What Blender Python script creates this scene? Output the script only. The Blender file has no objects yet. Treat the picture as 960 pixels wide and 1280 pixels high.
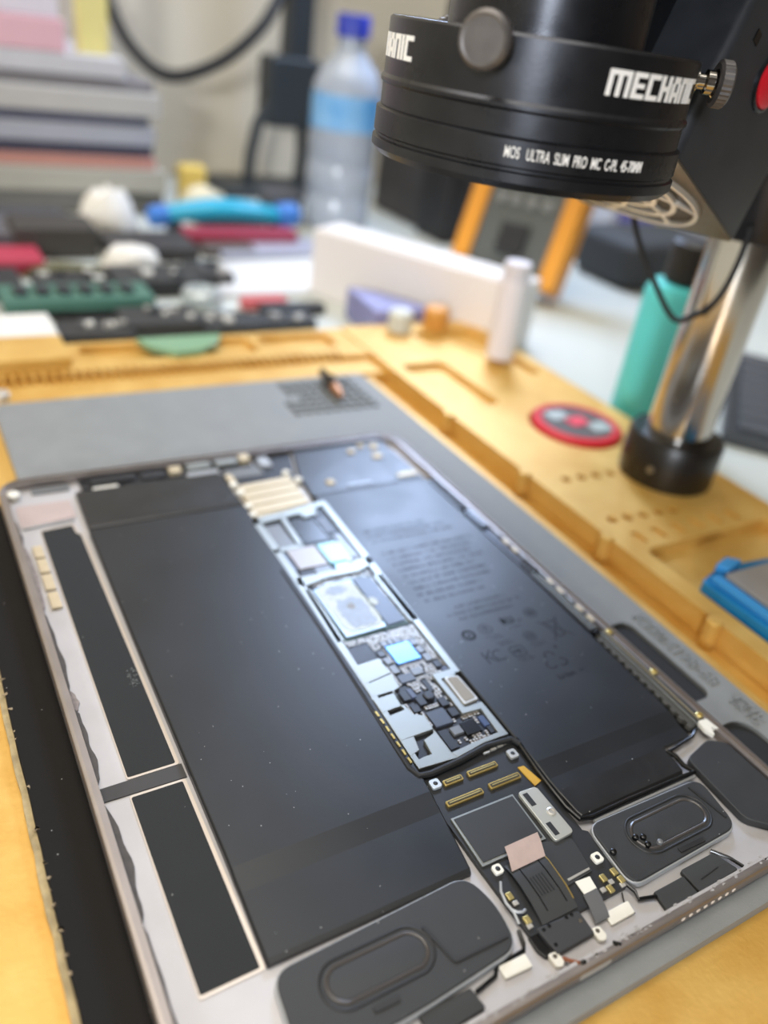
import bpy, bmesh, math, random
from mathutils import Vector, Matrix
random.seed(7)
S = 0.001                      # all lengths below are millimetres
PI = math.pi
scene = bpy.context.scene
COL = scene.collection

# ------------------------------------------------------------------ camera
CAM = Vector((-21.611, -53.498, 177.247))
RX = Vector((0.86397593, -0.48616516, 0.1311069))       # right
DY = Vector((-0.15879658, -0.51015675, -0.84529506))    # down
FZ = Vector((0.47783808, 0.70949526, -0.51796452))      # forward
cd = bpy.data.cameras.new('camera'); cam = bpy.data.objects.new('camera', cd); COL.objects.link(cam)
m = Matrix((( RX.x, -DY.x, -FZ.x, CAM.x * S), (RX.y, -DY.y, -FZ.y, CAM.y * S), (RX.z, -DY.z, -FZ.z, CAM.z * S), (0, 0, 0, 1)))
cam.matrix_world = m
cd.sensor_fit = 'VERTICAL'; cd.sensor_height = 36.0; cd.lens = 1014.78 / 1280 * 36.0
cd.clip_start = 0.005; cd.clip_end = 20
cd.dof.use_dof = True; cd.dof.focus_distance = 0.213; cd.dof.aperture_fstop = cd.lens / 5.0
scene.camera = cam

# ------------------------------------------------------------------ world, lamps, exposure
w = bpy.data.worlds.new('world'); scene.world = w; w.use_nodes = True
bg = w.node_tree.nodes['Background']; bg.inputs[0].default_value = (0.93, 0.95, 1.0, 1); bg.inputs[1].default_value = 0.3
def area(name, loc, target, size, power, color, shape='SQUARE'):
    l = bpy.data.lights.new(name, 'AREA'); l.shape = shape; l.size = size * S; l.energy = power; l.color = color
    o = bpy.data.objects.new(name, l); COL.objects.link(o)
    o.location = Vector(loc) * S
    o.rotation_euler = (Vector(target) - Vector(loc)).to_track_quat('-Z', 'Y').to_euler()
    return o
area('ceiling_lamp', (-200, 250, 1640), (-200, 250, 0), 1300, 22.0, (1.0, 0.95, 0.87))
area('ring_highlight_light', (-1050, -1250, 500), (128, 130, 120), 230, 20.0, (0.86, 0.92, 1.0))  # area light added behind the camera to put a highlight on the rings
area('desk_lamp', (515, 700, 440), (120, 150, 0), 210, 4.1, (0.52, 0.68, 1.0), 'DISK')
scene.view_settings.view_transform = 'Standard'; scene.view_settings.look = 'None'
scene.view_settings.exposure = 0.14; scene.view_settings.gamma = 1.0; scene.view_settings.use_curve_mapping = False

# ------------------------------------------------------------------ materials
def lin(c):
    return tuple(((v / 255) / 12.92 if v / 255 <= .04045 else ((v / 255 + .055) / 1.055) ** 2.4) for v in c)
MATS = {}
def mat(name, c, rough=.5, metal=0.0, var=0.0, vscale=200, bump=0.0, bscale=800, spec=.5, dust=0.0, trans=0.0, alpha=1.0, c2=None, coat=0.0, stretch=None):
    if name in MATS: return MATS[name]
    mt = bpy.data.materials.new(name); mt.use_nodes = True
    nt = mt.node_tree; N = nt.nodes; L = nt.links; b = N['Principled BSDF']
    col = lin(c)
    b.inputs['Base Color'].default_value = (*col, 1); b.inputs['Roughness'].default_value = rough
    b.inputs['Metallic'].default_value = metal; b.inputs['Specular IOR Level'].default_value = spec
    b.inputs['Transmission Weight'].default_value = trans; b.inputs['Alpha'].default_value = alpha
    b.inputs['Coat Weight'].default_value = coat
    tc = N.new('ShaderNodeTexCoord'); vec = tc.outputs['Object']
    if stretch:
        mp = N.new('ShaderNodeMapping'); mp.inputs['Scale'].default_value = stretch; L.new(vec, mp.inputs['Vector']); vec = mp.outputs['Vector']
    out = None
    if var or c2:
        n = N.new('ShaderNodeTexNoise'); n.inputs['Scale'].default_value = vscale; n.inputs['Detail'].default_value = 5; L.new(vec, n.inputs['Vector'])
        r = N.new('ShaderNodeValToRGB'); r.color_ramp.elements[0].position = .3; r.color_ramp.elements[1].position = .7
        a = lin(c2) if c2 else tuple(v * (1 - var) for v in col); d = col if c2 else tuple(min(1, v * (1 + var)) for v in col)
        r.color_ramp.elements[0].color = (*a, 1); r.color_ramp.elements[1].color = (*d, 1)
        L.new(n.outputs['Fac'], r.inputs['Fac']); out = r.outputs['Color']
        mr = N.new('ShaderNodeMapRange'); mr.inputs['To Min'].default_value = max(0, rough - .08); mr.inputs['To Max'].default_value = min(1, rough + .08)
        L.new(n.outputs['Fac'], mr.inputs['Value']); L.new(mr.outputs['Result'], b.inputs['Roughness'])
    if dust:
        v = N.new('ShaderNodeTexVoronoi'); v.inputs['Scale'].default_value = 420; L.new(vec, v.inputs['Vector'])
        lt = N.new('ShaderNodeMath'); lt.operation = 'LESS_THAN'; lt.inputs[1].default_value = .055; L.new(v.outputs['Distance'], lt.inputs[0])
        sp = N.new('ShaderNodeSeparateColor'); L.new(v.outputs['Color'], sp.inputs['Color'])
        gt = N.new('ShaderNodeMath'); gt.operation = 'GREATER_THAN'; gt.inputs[1].default_value = 1 - dust; L.new(sp.outputs['Red'], gt.inputs[0])
        mu = N.new('ShaderNodeMath'); mu.operation = 'MULTIPLY'; L.new(lt.outputs[0], mu.inputs[0]); L.new(gt.outputs[0], mu.inputs[1])
        mx = N.new('ShaderNodeMix'); mx.data_type = 'RGBA'; L.new(mu.outputs[0], mx.inputs['Factor'])
        if out: L.new(out, mx.inputs['A'])
        else: mx.inputs['A'].default_value = (*col, 1)
        mx.inputs['B'].default_value = (.55, .55, .53, 1); out = mx.outputs['Result']
    if out: L.new(out, b.inputs['Base Color'])
    if bump:
        n2 = N.new('ShaderNodeTexNoise'); n2.inputs['Scale'].default_value = bscale; n2.inputs['Detail'].default_value = 4; L.new(vec, n2.inputs['Vector'])
        bp = N.new('ShaderNodeBump'); bp.inputs['Strength'].default_value = bump; bp.inputs['Distance'].default_value = .0004
        L.new(n2.outputs['Fac'], bp.inputs['Height']); L.new(bp.outputs['Normal'], b.inputs['Normal'])
    MATS[name] = mt
    return mt
gold = mat('gold_anodised', (220, 180, 100), .45, .33, .12, 60, .25, 500, c2=(208, 160, 76))
goldtop = gold
mat_grey = mat('grey_silicone', (132, 134, 133), .62, 0, .06, 120, .2, 1500)
alu = mat('space_grey_aluminium', (158, 150, 146), .40, .85, .05, 90, .08, 900)
alu_floor = mat('inner_aluminium', (190, 187, 188), .5, .3, .06, 60, .1, 700)
batt = mat('battery_film', (26, 28, 31), .40, 0, .10, 40, .05, 600, spec=.5, dust=.25)
battcap = mat('battery_end_tape', (30, 30, 31), .36, 0, .10, 80, .25, 260, dust=.2)
graph = mat('graphite_sticker', (40, 41, 41), .75, 0, .05, 100, .1, 2000, spec=.3, dust=.16)
blackm = mat('black_plastic', (30, 30, 31), .5, 0, .1, 200, .05, 900)
blackg = mat('black_gloss', (14, 14, 15), .25)
rubber = mat('black_rubber', (20, 20, 21), .6)
spk = mat('speaker_plastic', (44, 45, 46), .55, 0, .08, 150, .15, 1600, dust=.15)
trimg = mat('grey_gasket', (168, 170, 172), .45, .3)
silver = mat('shield_silver', (156, 158, 153), .42, .8, .04, 60)
pcbm = mat('black_pcb', (26, 27, 32), .4, 0, .15, 300)
chipd = mat('chip_black', (34, 36, 42), .38, 0, .1, 300)
chipb = mat('chip_blue_silicon', (112, 158, 215), .25, .55)
chipg = mat('chip_grey', (120, 122, 124), .35, .3)
capm = mat('capacitor_ceramic', (124, 115, 106), .45, .1, .25, 2500)
cappad = mat('solder_silver', (206, 202, 194), .35, .6)
brass = mat('brass', (214, 196, 132), .3, .8)
goldc = mat('gold_contact', (196, 168, 98), .3, .8)
beige = mat('beige_metal', (206, 190, 160), .45, .3, .04, 300)
white = mat('white_plastic', (236, 232, 220), .5, .05)
pinkt = mat('copper_tape', (188, 166, 158), .5, .3, .05, 500)
flexm = mat('flex_cable', (58, 59, 60), .35)
paste = mat('thermal_paste', (206, 216, 216), .5, 0, .12, 260, .3, 700)
pastec = mat('thermal_paste_thin', (160, 174, 196), .45, 0, .15, 400, .2, 800)
lidm = mat('heat_spreader', (150, 162, 172), .35, .5)
printm = mat('battery_print', (14, 14, 15), .75, spec=.1)
micro = mat('microscope_black', (66, 67, 71), .29, .85, .12, 120, .03, 1500)
microm = mat('microscope_satin', (58, 60, 64), .40, .3, .1, 150, .03, 1500)
bronze = mat('fan_plate_grey', (100, 92, 80), .42, .5, .05, 200)
chrome = mat('polished_steel', (198, 192, 184), .14, 1.0)
steel = mat('knurled_steel', (150, 148, 145), .32, .9, .1, 300)
letter = mat('white_print', (252, 250, 246), .6)
glassm = mat('lens_glass', (20, 24, 30), .05, coat=1.0)
redm = mat('red_plastic', (205, 26, 40), .4)

# ------------------------------------------------------------------ mesh helpers
ORG = {}
class MB:
    def __init__(s): s.v = []; s.f = []
    def add(s, vs, fs):
        o = len(s.v); s.v += [Vector(p) for p in vs]; s.f += [tuple(i + o for i in f) for f in fs]; return s
    def box(s, x0, x1, y0, y1, z0, z1):
        return s.add([(x0, y0, z0), (x1, y0, z0), (x1, y1, z0), (x0, y1, z0), (x0, y0, z1), (x1, y0, z1), (x1, y1, z1), (x0, y1, z1)],
                     [(3, 2, 1, 0), (4, 5, 6, 7), (0, 1, 5, 4), (1, 2, 6, 5), (2, 3, 7, 6), (3, 0, 4, 7)])
    def prism(s, poly, z0, z1):
        a = sum(poly[i][0] * poly[(i + 1) % len(poly)][1] - poly[(i + 1) % len(poly)][0] * poly[i][1] for i in range(len(poly)))
        if a < 0: poly = poly[::-1]
        n = len(poly)
        return s.add([(x, y, z0) for x, y in poly] + [(x, y, z1) for x, y in poly],
                     [tuple(range(n - 1, -1, -1)), tuple(range(n, 2 * n))] + [(i, (i + 1) % n, n + (i + 1) % n, n + i) for i in range(n)])
    def obox(s, c, ax, ay, az, hx, hy, hz):
        c = Vector(c); ax, ay, az = Vector(ax), Vector(ay), Vector(az); t = MB().box(-hx, hx, -hy, hy, -hz, hz)
        return s.add([c + ax * p.x + ay * p.y + az * p.z for p in t.v], t.f)
    def loops(s, rings, cap0=True, cap1=True, closed=True):
        n = len(rings[0]); o = len(s.v)
        for r in rings: s.v += [Vector(p) for p in r]
        for k in range(len(rings) - 1):
            for i in range(n if closed else n - 1):
                j = (i + 1) % n
                s.f.append((o + k * n + i, o + k * n + j, o + (k + 1) * n + j, o + (k + 1) * n + i))
        if cap0: s.f.append(tuple(o + i for i in range(n - 1, -1, -1)))
        if cap1: s.f.append(tuple(o + (len(rings) - 1) * n + i for i in range(n)))
        return s
    def lathe(s, c, axis, prof, n=48, cap0=True, cap1=True, arc=None):
        axis = Vector(axis).normalized(); c = Vector(c); u = axis.orthogonal().normalized(); v = axis.cross(u)
        rings = [[c + axis * h + (u * math.cos(2 * PI * i / n) + v * math.sin(2 * PI * i / n)) * r for i in range(n)] for r, h in prof]
        return s.loops(rings, cap0, cap1)
    def cyl(s, p0, p1, r, n=24, r1=None):
        p0, p1 = Vector(p0), Vector(p1); return s.lathe(p0, p1 - p0, [(r, 0), (r if r1 is None else r1, (p1 - p0).length)], n)
    def tube(s, pts, r, n=10):
        pts = [Vector(p) for p in pts]; rings = []; u = None
        for i, p in enumerate(pts):
            t = (pts[min(i + 1, len(pts) - 1)] - pts[max(i - 1, 0)]).normalized()
            u = (t.orthogonal() if u is None else u - t * u.dot(t)).normalized(); v = t.cross(u)
            rings.append([p + (u * math.cos(2 * PI * k / n) + v * math.sin(2 * PI * k / n)) * r for k in range(n)])
        return s.loops(rings)
    def torus_path(s, pts, r, n=8):     # closed tube along planar loop in xy
        pts = [Vector(p) for p in pts]; m_ = len(pts); o = len(s.v)
        for i, p in enumerate(pts):
            t = (pts[(i + 1) % m_] - pts[i - 1]).normalized(); u = Vector((t.y, -t.x, 0)).normalized(); v = t.cross(u)
            s.v += [p + (u * math.cos(2 * PI * k / n) + v * math.sin(2 * PI * k / n)) * r for k in range(n)]
        for i in range(m_):
            for k in range(n):
                s.f.append((o + i * n + k, o + ((i + 1) % m_) * n + k, o + ((i + 1) % m_) * n + (k + 1) % n, o + i * n + (k + 1) % n))
        return s
    def origin(s):
        lo = Vector((min(p.x for p in s.v), min(p.y for p in s.v), min(p.z for p in s.v))); hi = Vector((max(p.x for p in s.v), max(p.y for p in s.v), 0))
        return Vector(((lo.x + hi.x) / 2, (lo.y + hi.y) / 2, lo.z))
    def build(s, name, material, parent=None, bevel=0.0, seg=2, smooth=35, fixn=True):
        og = s.origin(); me = bpy.data.meshes.new(name)
        me.from_pydata([tuple((p - og) * S) for p in s.v], [], s.f)
        if fixn:
            bm = bmesh.new(); bm.from_mesh(me); bmesh.ops.recalc_face_normals(bm, faces=bm.faces); bm.to_mesh(me); bm.free()
        for mm in (material if isinstance(material, (list, tuple)) else [material]): me.materials.append(mm)
        if smooth:
            me.polygons.foreach_set('use_smooth', [True] * len(me.polygons)); me.set_sharp_from_angle(angle=math.radians(smooth))
        me.update()
        o = bpy.data.objects.new(name, me); COL.objects.link(o); place(o, og, parent)
        if bevel:
            b = o.modifiers.new('bevel', 'BEVEL'); b.width = bevel * S; b.segments = seg; b.harden_normals = True; b.limit_method = 'ANGLE'; b.angle_limit = math.radians(40)
        return o
def place(o, og, parent=None):
    ORG[o] = Vector(og); o.location = (Vector(og) - (ORG[parent] if parent else Vector())) * S
    if parent: o.parent = parent
def tag(o, label, cat, group=None):
    o['label'] = label; o['category'] = cat
    if group: o['group'] = group
    return o
def thing(name, label, cat, og, group=None):
    o = bpy.data.objects.new(name, None); o.empty_display_size = .01; COL.objects.link(o); place(o, og); return tag(o, label, cat, group)
def struct(o): o['kind'] = 'structure'; return o
def stuff(o): o['kind'] = 'stuff'; return o
def rrect(x0, x1, y0, y1, r, n=6):
    P = []
    for cx, cy, a in ((x1 - r, y1 - r, 0), (x0 + r, y1 - r, 90), (x0 + r, y0 + r, 180), (x1 - r, y0 + r, 270)):
        for k in range(n + 1):
            t = math.radians(a + 90 * k / n); P.append((cx + r * math.cos(t), cy + r * math.sin(t)))
    return P
def rpoly(pts, r, n=5):               # polygon with rounded corners
    out = []; m_ = len(pts)
    for i in range(m_):
        p = Vector(pts[i]); a = Vector(pts[i - 1]) - p; b = Vector(pts[(i + 1) % m_]) - p
        rr = min(r, a.length * .45, b.length * .45); p0 = p + a.normalized() * rr; p1 = p + b.normalized() * rr
        for k in range(n + 1):
            t = k / n; q = p0 * (1 - t) ** 2 + p * 2 * t * (1 - t) + p1 * t ** 2; out.append((q.x, q.y))
    return out
def inset(poly, d):
    a = sum(poly[i][0] * poly[(i + 1) % len(poly)][1] - poly[(i + 1) % len(poly)][0] * poly[i][1] for i in range(len(poly)))
    s = 1 if a > 0 else -1; n = len(poly); out = []
    for i in range(n):
        p = Vector(poly[i]); a_ = (p - Vector(poly[i - 1])); b_ = (Vector(poly[(i + 1) % n]) - p)
        if a_.length < 1e-6: a_ = b_
        if b_.length < 1e-6: b_ = a_
        na = Vector((-a_.y, a_.x)).normalized() * s; nb = Vector((-b_.y, b_.x)).normalized() * s
        h = (na + nb); h = h / max(.3, h.dot(h) / 2) if h.length > 1e-6 else na
        out.append((p.x + h.x * d, p.y + h.y * d))
    return out
def cut(o, cutters):                  # boolean difference, baked
    for c in cutters:
        md = o.modifiers.new('cut', 'BOOLEAN'); md.operation = 'DIFFERENCE'; md.solver = 'EXACT'; md.object = c
    bpy.context.view_layer.update()
    dg = bpy.context.evaluated_depsgraph_get(); me = bpy.data.meshes.new_from_object(o.evaluated_get(dg))
    o.modifiers.clear(); o.data = me
    me.polygons.foreach_set('use_smooth', [True] * len(me.polygons)); me.set_sharp_from_angle(angle=math.radians(30))
    for c in cutters: bpy.data.objects.remove(c)
def text_mesh(body, size, extrude=0.0, offset=0.0, shear=0.0):
    cu = bpy.data.curves.new('t', 'FONT'); cu.body = body; cu.size = size; cu.extrude = extrude; cu.offset = offset; cu.shear = shear; cu.resolution_u = 3
    o = bpy.data.objects.new('t', cu); COL.objects.link(o); bpy.context.view_layer.update()
    me = bpy.data.meshes.new_from_object(o.evaluated_get(bpy.context.evaluated_depsgraph_get()))
    vs = [v.co.copy() for v in me.vertices]; fs = [tuple(p.vertices) for p in me.polygons]
    bpy.data.objects.remove(o); bpy.data.curves.remove(cu); bpy.data.meshes.remove(me)
    return vs, fs

# ------------------------------------------------------------------ room and desk
TZ = -12.0
wallm = mat('wall_paint', (216, 206, 186), .8, 0, .03, 4)
struct(MB().box(-1500, 1800, 930, 1220, -750, 1700).build('wall_back', wallm))
struct(MB().box(-1540, -1500, -1500, 1220, -750, 1700).build('wall_left', wallm))
struct(MB().box(1800, 1840, -1500, 1220, -750, 1700).build('wall_right', mat('wall_brown', (120, 104, 88), .8, 0, .05, 4)))
struct(MB().box(-1540, 1840, -1540, -1500, -750, 1700).build('wall_front', mat('wall_dark', (84, 78, 74), .8, 0, .05, 4)))
struct(MB().box(-1540, 1840, -1540, 1220, -790, -750).build('floor', mat('floor_tile', (150, 146, 140), .5, 0, .05, 3)))
struct(MB().box(-1540, 1840, -1540, 1220, 1700, 1740).build('ceiling', mat('ceiling_white', (228, 228, 224), .9, 0, .02, 3)))
desk = tag(MB().prism(rrect(-700, 1500, -350, 925, 25), TZ - 28, TZ).build('desk', mat('desk_white', (196, 199, 191), .45, 0, .04, 8), None, 2), 'large white desk top under the gold tray and all the clutter', 'desk')

# gold tray ---------------------------------------------------------------------------------
tray = thing('repair_tray', 'gold anodised metal repair tray holding the grey mat and opened tablet', 'tray', (120, 120, TZ))
tb = MB().box(-130, 327, -170, 396, TZ, -4).build('tray_base', gold, tray)
cut(tb, [MB().box(212.5, 224, -160, 330, -9, 0).build('c', gold)])
pl = MB().prism(rrect(224, 327, -168, 396, 4), -4, 2).build('side_platform', gold, tray)
disc_pocket = MB().lathe((286, 232, -2.5), (0, 0, 1), [(26, 0), (26, 10)], 40).build('c', gold)
cuts = [disc_pocket, MB().prism(rrect(233, 314, 20, 127, 5), -2.8, 8).build('c', gold),
        MB().prism(rrect(232, 262, 268, 330, 4), -2, 8).build('c', gold), MB().prism(rrect(268, 318, 300, 380, 4), -2, 8).build('c', gold)]
for i in range(5):
    cuts.append(MB().lathe((240 + i * 9, 186 - i * .6, -1), (0, 0, 1), [(2.6, 0), (2.6, 8)], 14).build('c', gold))
    cuts.append(MB().lathe((236 + i * 9, 150 - i * .6, -1), (0, 0, 1), [(2.6, 0), (2.6, 8)], 14).build('c', gold))
for i in range(6): cuts.append(MB().box(236 + i * 12, 240 + i * 12, 131, 139, .6, 8).build('c', gold))
cut(pl, cuts)
for y in (138.9, 196, 262, 80):
    MB().lathe((222.5, y, -9), (0, 0, 1), [(3.2, 0), (3.2, 11.6), (2.6, 12.4)], 18).build('tray_post', gold, tray)
# far rack with comb of bit holes
rk = MB().box(-130, 224, 352, 396, -4, 1).build('rear_rack', gold, tray)
cuts = [MB().box(-20 + k * 4.8, -17.0 + k * 4.8, 351, 359, -3.4, 6).build('c', gold) for k in range(47)]
cuts += [MB().prism(rrect(60 + k * 52, 106 + k * 52, 368, 390, 3), -2.5, 6).build('c', gold) for k in range(3)]
cut(rk, cuts)
MB().prism(rrect(-60, 52, 362, 395, 2), 1, 7).build('raised_block', gold, tray, .5)
MB().lathe((14, 338, -4), (0, 0, 1), [(4.2, 0), (4.2, 5), (3.4, 5.8)], 20).build('corner_screw', cappad, tray)
MB().box(-130, 224, 331.5, 352, -4, -2.2).build('front_ledge', gold, tray, .4)
# left black slab with scuffed edge
slab = thing('black_slab', 'black slab with a chipped worn edge lying left under the tablet', 'slab', (0, 70, -4))
left = []; yy = -160
while yy < 243:
    left.append((-12.6 + random.uniform(-.14, .14), yy)); yy += random.uniform(2, 7)
MB().prism([(9, -160), (9, 243)] + [(x, y) for x, y in reversed(left)], -4, -1.0).build('slab', mat('slab_black', (14, 11, 9), .6, 0, .2, 60, .1, 900, spec=.2, dust=.18), slab, .25)
lo = MB()
pts = [(x - 1.7 + random.uniform(-.2, .2), y) for x, y in left]
lo.prism(left + pts[::-1], -4, -1.9); lo.build('worn_edge', mat('scuffed_edge', (168, 150, 112), .8, 0, .25, 300, .4, 900), slab, .1)
ch = MB()
for k in range(60):
    i = random.randrange(len(left)); x, y = left[i]; a = random.uniform(.15, .55)
    ch.prism([(x + random.uniform(-.6, .9) + a * math.cos(t) * random.uniform(.4, 1), y + random.uniform(-.2, .2) + 1.8 * a * math.sin(t) * random.uniform(.4, 1)) for t in (0, 1.2, 2.4, 3.6, 4.9)], -1.05, -.9)
stuff(ch.build('edge_chips', mat('chip_flake', (150, 132, 104), .8, 0, .3, 600), slab))

# grey silicone mat ---------------------------------------------------------------------------
mato = thing('silicone_mat', 'grey silicone work mat with moulded size text under the tablet', 'mat', (106, 161, -4))
mb = MB().prism(rrect(9.5, 204, -5.2, 328, 5), -4, 0).build('mat_sheet', mat_grey, mato)
cuts = [MB().prism(rrect(170, 192.5, 54, 95, 4), -2.2, 4).build('c', mat_grey), MB().prism(rrect(170, 194, -20, 43, 7), -2.2, 4).build('c', mat_grey)]
for i in range(9):
    for j in range(7):
        if i + j * .3 < 2 and j > 2: continue
        cuts.append(MB().box(144 + i * 5.6, 148.2 + i * 5.6, 284 + j * 5.8, 288.4 + j * 5.8, -2.5, 4).build('c', mat_grey))
cut(mb, cuts)
recess_shade = mat('recess_shade_black', (34, 35, 36), .8)  # dark sheets laid in the mat slots stand in for the recess shadow
for p_ in (rrect(172, 192.3, 54.2, 94.8, 3.9), rrect(172, 193.8, -4.5, 42.8, 6.9)): MB().prism(p_, -2.2, -1.3).build('shade_inlay', recess_shade, mato)
def mat_text(body, size, y0, x0, squeeze=1.0):
    vs, fs = text_mesh(body, size, .5)
    MB().add([(x0 + v.y, y0 - v.x * squeeze, v.z + .25) for v in vs], fs).build('moulded_text', mat_grey, mato, smooth=0, fixn=False)
mat_text('K330X198-68', 7.6, 96.0, 195.4, .90)
mat_text('保化', 6.6, 50.5, 195.4, .95)

# ------------------------------------------------------------------ the tablet
tab = thing('tablet', 'opened tablet computer with display removed showing batteries and logic board', 'tablet', (89, 124, 0))
W_, H_ = 178.5, 247.6
RIM = 5.4; FL = 1.5
hb = MB(); base = rrect(0, W_, 0, H_, 10.5, 8)
prof = [(1.4, 0), (.35, .5), (0, 1.3), (0, 4.75), (.25, 5.25), (.6, RIM), (1.25, RIM), (1.3, 4.6), (2.9, 4.5), (3.0, FL)]
hb.loops([[(x, y, z) for x, y in inset(base, d)] for d, z in prof])
hous = hb.build('housing', alu, tab, smooth=30)
# rough adhesive ledge at bottom, speaker holes, port slot
for k in range(8):
    MB().lathe((118.2 + k * 2.62, -.05, 3.0), (0, -1, 0), [(.62, -.2), (.62, .06)], 12).build('speaker_hole', mat('hole_pale', (244, 232, 216), .5), hous)
MB().loops([[(x, -.06 + d, z) for x, z in rrect(85, 94.5, 1.7, 4.1, 1.15)] for d in (.4, 0)]).build('port_rim', cappad, hous)
fl = MB().prism(inset(base, 3.05), FL - .1, FL + .02).build('inner_floor', alu_floor, tab)
MB().box(24, 164, 1.32, 3.0, 4.45, 4.54).build('adhesive_ledge', alu_floor, tab)
ad = MB()
for k in range(70):
    x = random.uniform(30, 165); y = random.uniform(1.4, 3.2)
    ad.prism([(x + random.uniform(.3, 1.1) * math.cos(t), y + random.uniform(.1, .5) * math.sin(t)) for t in (0, 1.3, 2.5, 3.8, 5)], 4.5, 4.62)
stuff(ad.build('adhesive_residue', mat('residue_pale', (176, 172, 170), .6, .2, .1, 900), tab))
# left strips
def sticker(name, poly, z0, z1, m_, parent=tab, bevel=.06): return MB().prism(poly, z0, z1).build(name, m_, parent, bevel)
z = FL
for pad_, brd in (([(10.7, 213), (21.6, 214), (21.9, 208.3), (23.2, 207), (23.0, 92.6), (10.5, 92.6)], [(10.4, 214.2), (22.6, 215.2), (22.8, 209.2), (24.3, 207.8), (24.0, 91.9), (10.2, 91.9)]),
                  ([(9.7, 86.0), (22.9, 86.0), (22.9, 32.6), (9.6, 32.4)], [(9.4, 86.8), (23.9, 86.8), (24.0, 31.9), (9.3, 31.7)])):
    b_ = sticker('pad_border', rpoly(brd, .8), z, z + .35, mat('border_silver', (214, 204, 196), .35, .6)); b_['label'] = 'pale silver border around graphite pad'
    sticker('graphite_pad', rpoly(pad_, .5), z, z + .5, graph)
sticker('flex_strip', [(3.2, 87.2), (3.2, 91.6), (24.4, 91.8), (24.4, 87.0)], z, z + .4, mat('flex_dark', (58, 56, 55), .6))
for y0, y1 in ((196.4, 203.6), (187.2, 195.2), (177.2, 185.9), (167.0, 175.6)):
    MB().box(5.9, 9.2, y0, y1, z, z + 1.0).build('magnet', beige, tab, .2)
sticker('spacer_plate', rpoly([(4.6, 217), (24.3, 219.5), (24.3, 232), (4.8, 232)], .8), z, z + .45, mat('plate_rose', (190, 172, 168), .5, .3, .05, 100))
MB().tube([(4.8, 216.2, z + .4), (12, 216.8, z + .5), (23, 217.3, z + .5)], .45, 8).build('ground_strip', trimg, tab)
def ragged(y0, y1, x0, wmin, wmax, n):
    a = []; b_ = []
    for k in range(n + 1):
        y = y0 + (y1 - y0) * k / n; e = math.sin(PI * k / n) ** .4
        a.append((x0 + random.uniform(0, .25), y)); b_.append((x0 + .25 + e * (wmin + (wmax - wmin) * (.5 + .5 * math.sin(k * .9 + y0) * math.cos(k * .37))), y))
    return a + b_[::-1]
for y0, y1, wm in ((128, 166, 1.6), (93, 121, 1.9), (52, 86, 2.2), (14, 52, 1.0), (206, 222, 1.0)):
    sticker('torn_tape', ragged(y1, y0, 3.05, .4 * wm, wm, 14), z, z + .7, mat('tape_dark', (74, 69, 66), .6, 0, .3, 300, .3, 900))
for y0, y1 in ((166, 206), (120, 129)):
    sticker('glue_residue', ragged(y1, y0, 3.05, 1.2, 1.9, 14), z, z + .5, mat('glue_grey', (142, 132, 128), .8, 0, .25, 700, .6, 900))
# ---- batteries
def profile_slab(rows, z0):           # rows: (y, xl, xr, ztop) from far to near
    mbx = MB(); rings = []
    for y, xl, xr, zt in rows:
        e = .55; rings.append([(xl, y, z0), (xl, y, zt - e), (xl + e * .4, y, zt - e * .35), (xl + e, y, zt), (xr - e, y, zt), (xr - e * .4, y, zt - e * .35), (xr, y, zt - e), (xr, y, z0)])
    return mbx.loops(rings)
def X(y, a, b, ya, yb): return a + (b - a) * (y - ya) / (yb - ya)
bl = profile_slab([(206.6, 26.2, 86.2, 3.3), (206.0, 26.0, 86.2, 3.9), (205, 25.9, 86.1, 4.1), (130, 25.2, 83.9, 4.15), (62, 24.8, 81.4, 4.1), (56, 24.7, 80.9, 4.08), (53, 24.6, 80.6, 3.75), (49.5, 24.6, 80.3, 3.42), (33, 24.2, 78, 3.4), (31.8, 24.2, 77.6, 3.0)], FL).build('battery_cell', batt, tab, smooth=0)
profile_slab([(235, 27.2, 85, 3.2), (234, 27, 85.4, 3.5), (220, 26.6, 85.8, 3.6), (209.6, 26.3, 86.1, 3.6), (208.4, 26.3, 86.1, 3.9), (207.2, 26.2, 86.2, 3.5)], FL).build('battery_header', battcap, tab, smooth=0)
br = profile_slab([(205.5, 115.4, 171.3, 3.4), (204.6, 115.4, 171.3, 3.9), (203, 115.4, 171.2, 4.1), (130, 114.8, 170.3, 4.15), (60, 113.9, 168.6, 4.1), (52.5, 113.8, 168.2, 4.05), (49.8, 113.8, 168.0, 3.75), (46.5, 113.8, 167.2, 3.42), (42.2, 113.8, 167, 3.4)], FL).build('battery_cell', batt, tab, smooth=0)
profile_slab([(42.2, 113.8, 155.5, 3.4), (35, 114.2, 154.6, 3.35), (33.4, 114.6, 154.2, 3.3), (32.6, 115, 153.8, 2.8)], FL).build('battery_tail_flap', battcap, tab, smooth=0)
profile_slab([(244.6, 124, 170, 2.6), (243.8, 123.6, 170.5, 3.1), (222, 117, 171, 3.2), (208, 116, 171.4, 3.2), (206.3, 115.6, 171.4, 3.0)], FL).build('battery_header', battcap, tab, smooth=0)
for cx, cy, r in ((128, 213, 2.0), (150, 236, 1.8), (163, 238, 2.2), (160, 229, 2.4), (157, 240, 1.6)):
    MB().lathe((cx, cy, 3.1), (0, 0, 1), [(r, 0), (r, .8), (r * .7, 1.1)], 16).build('header_screw', beige, tab)
MB().box(160, 170, 208.6, 211.2, 3.1, 3.9).build('header_clip', beige, tab, .2)
MB().box(134, 146, 207.6, 209.6, 3.1, 3.5).build('header_clip', chipg, tab, .2)
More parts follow.
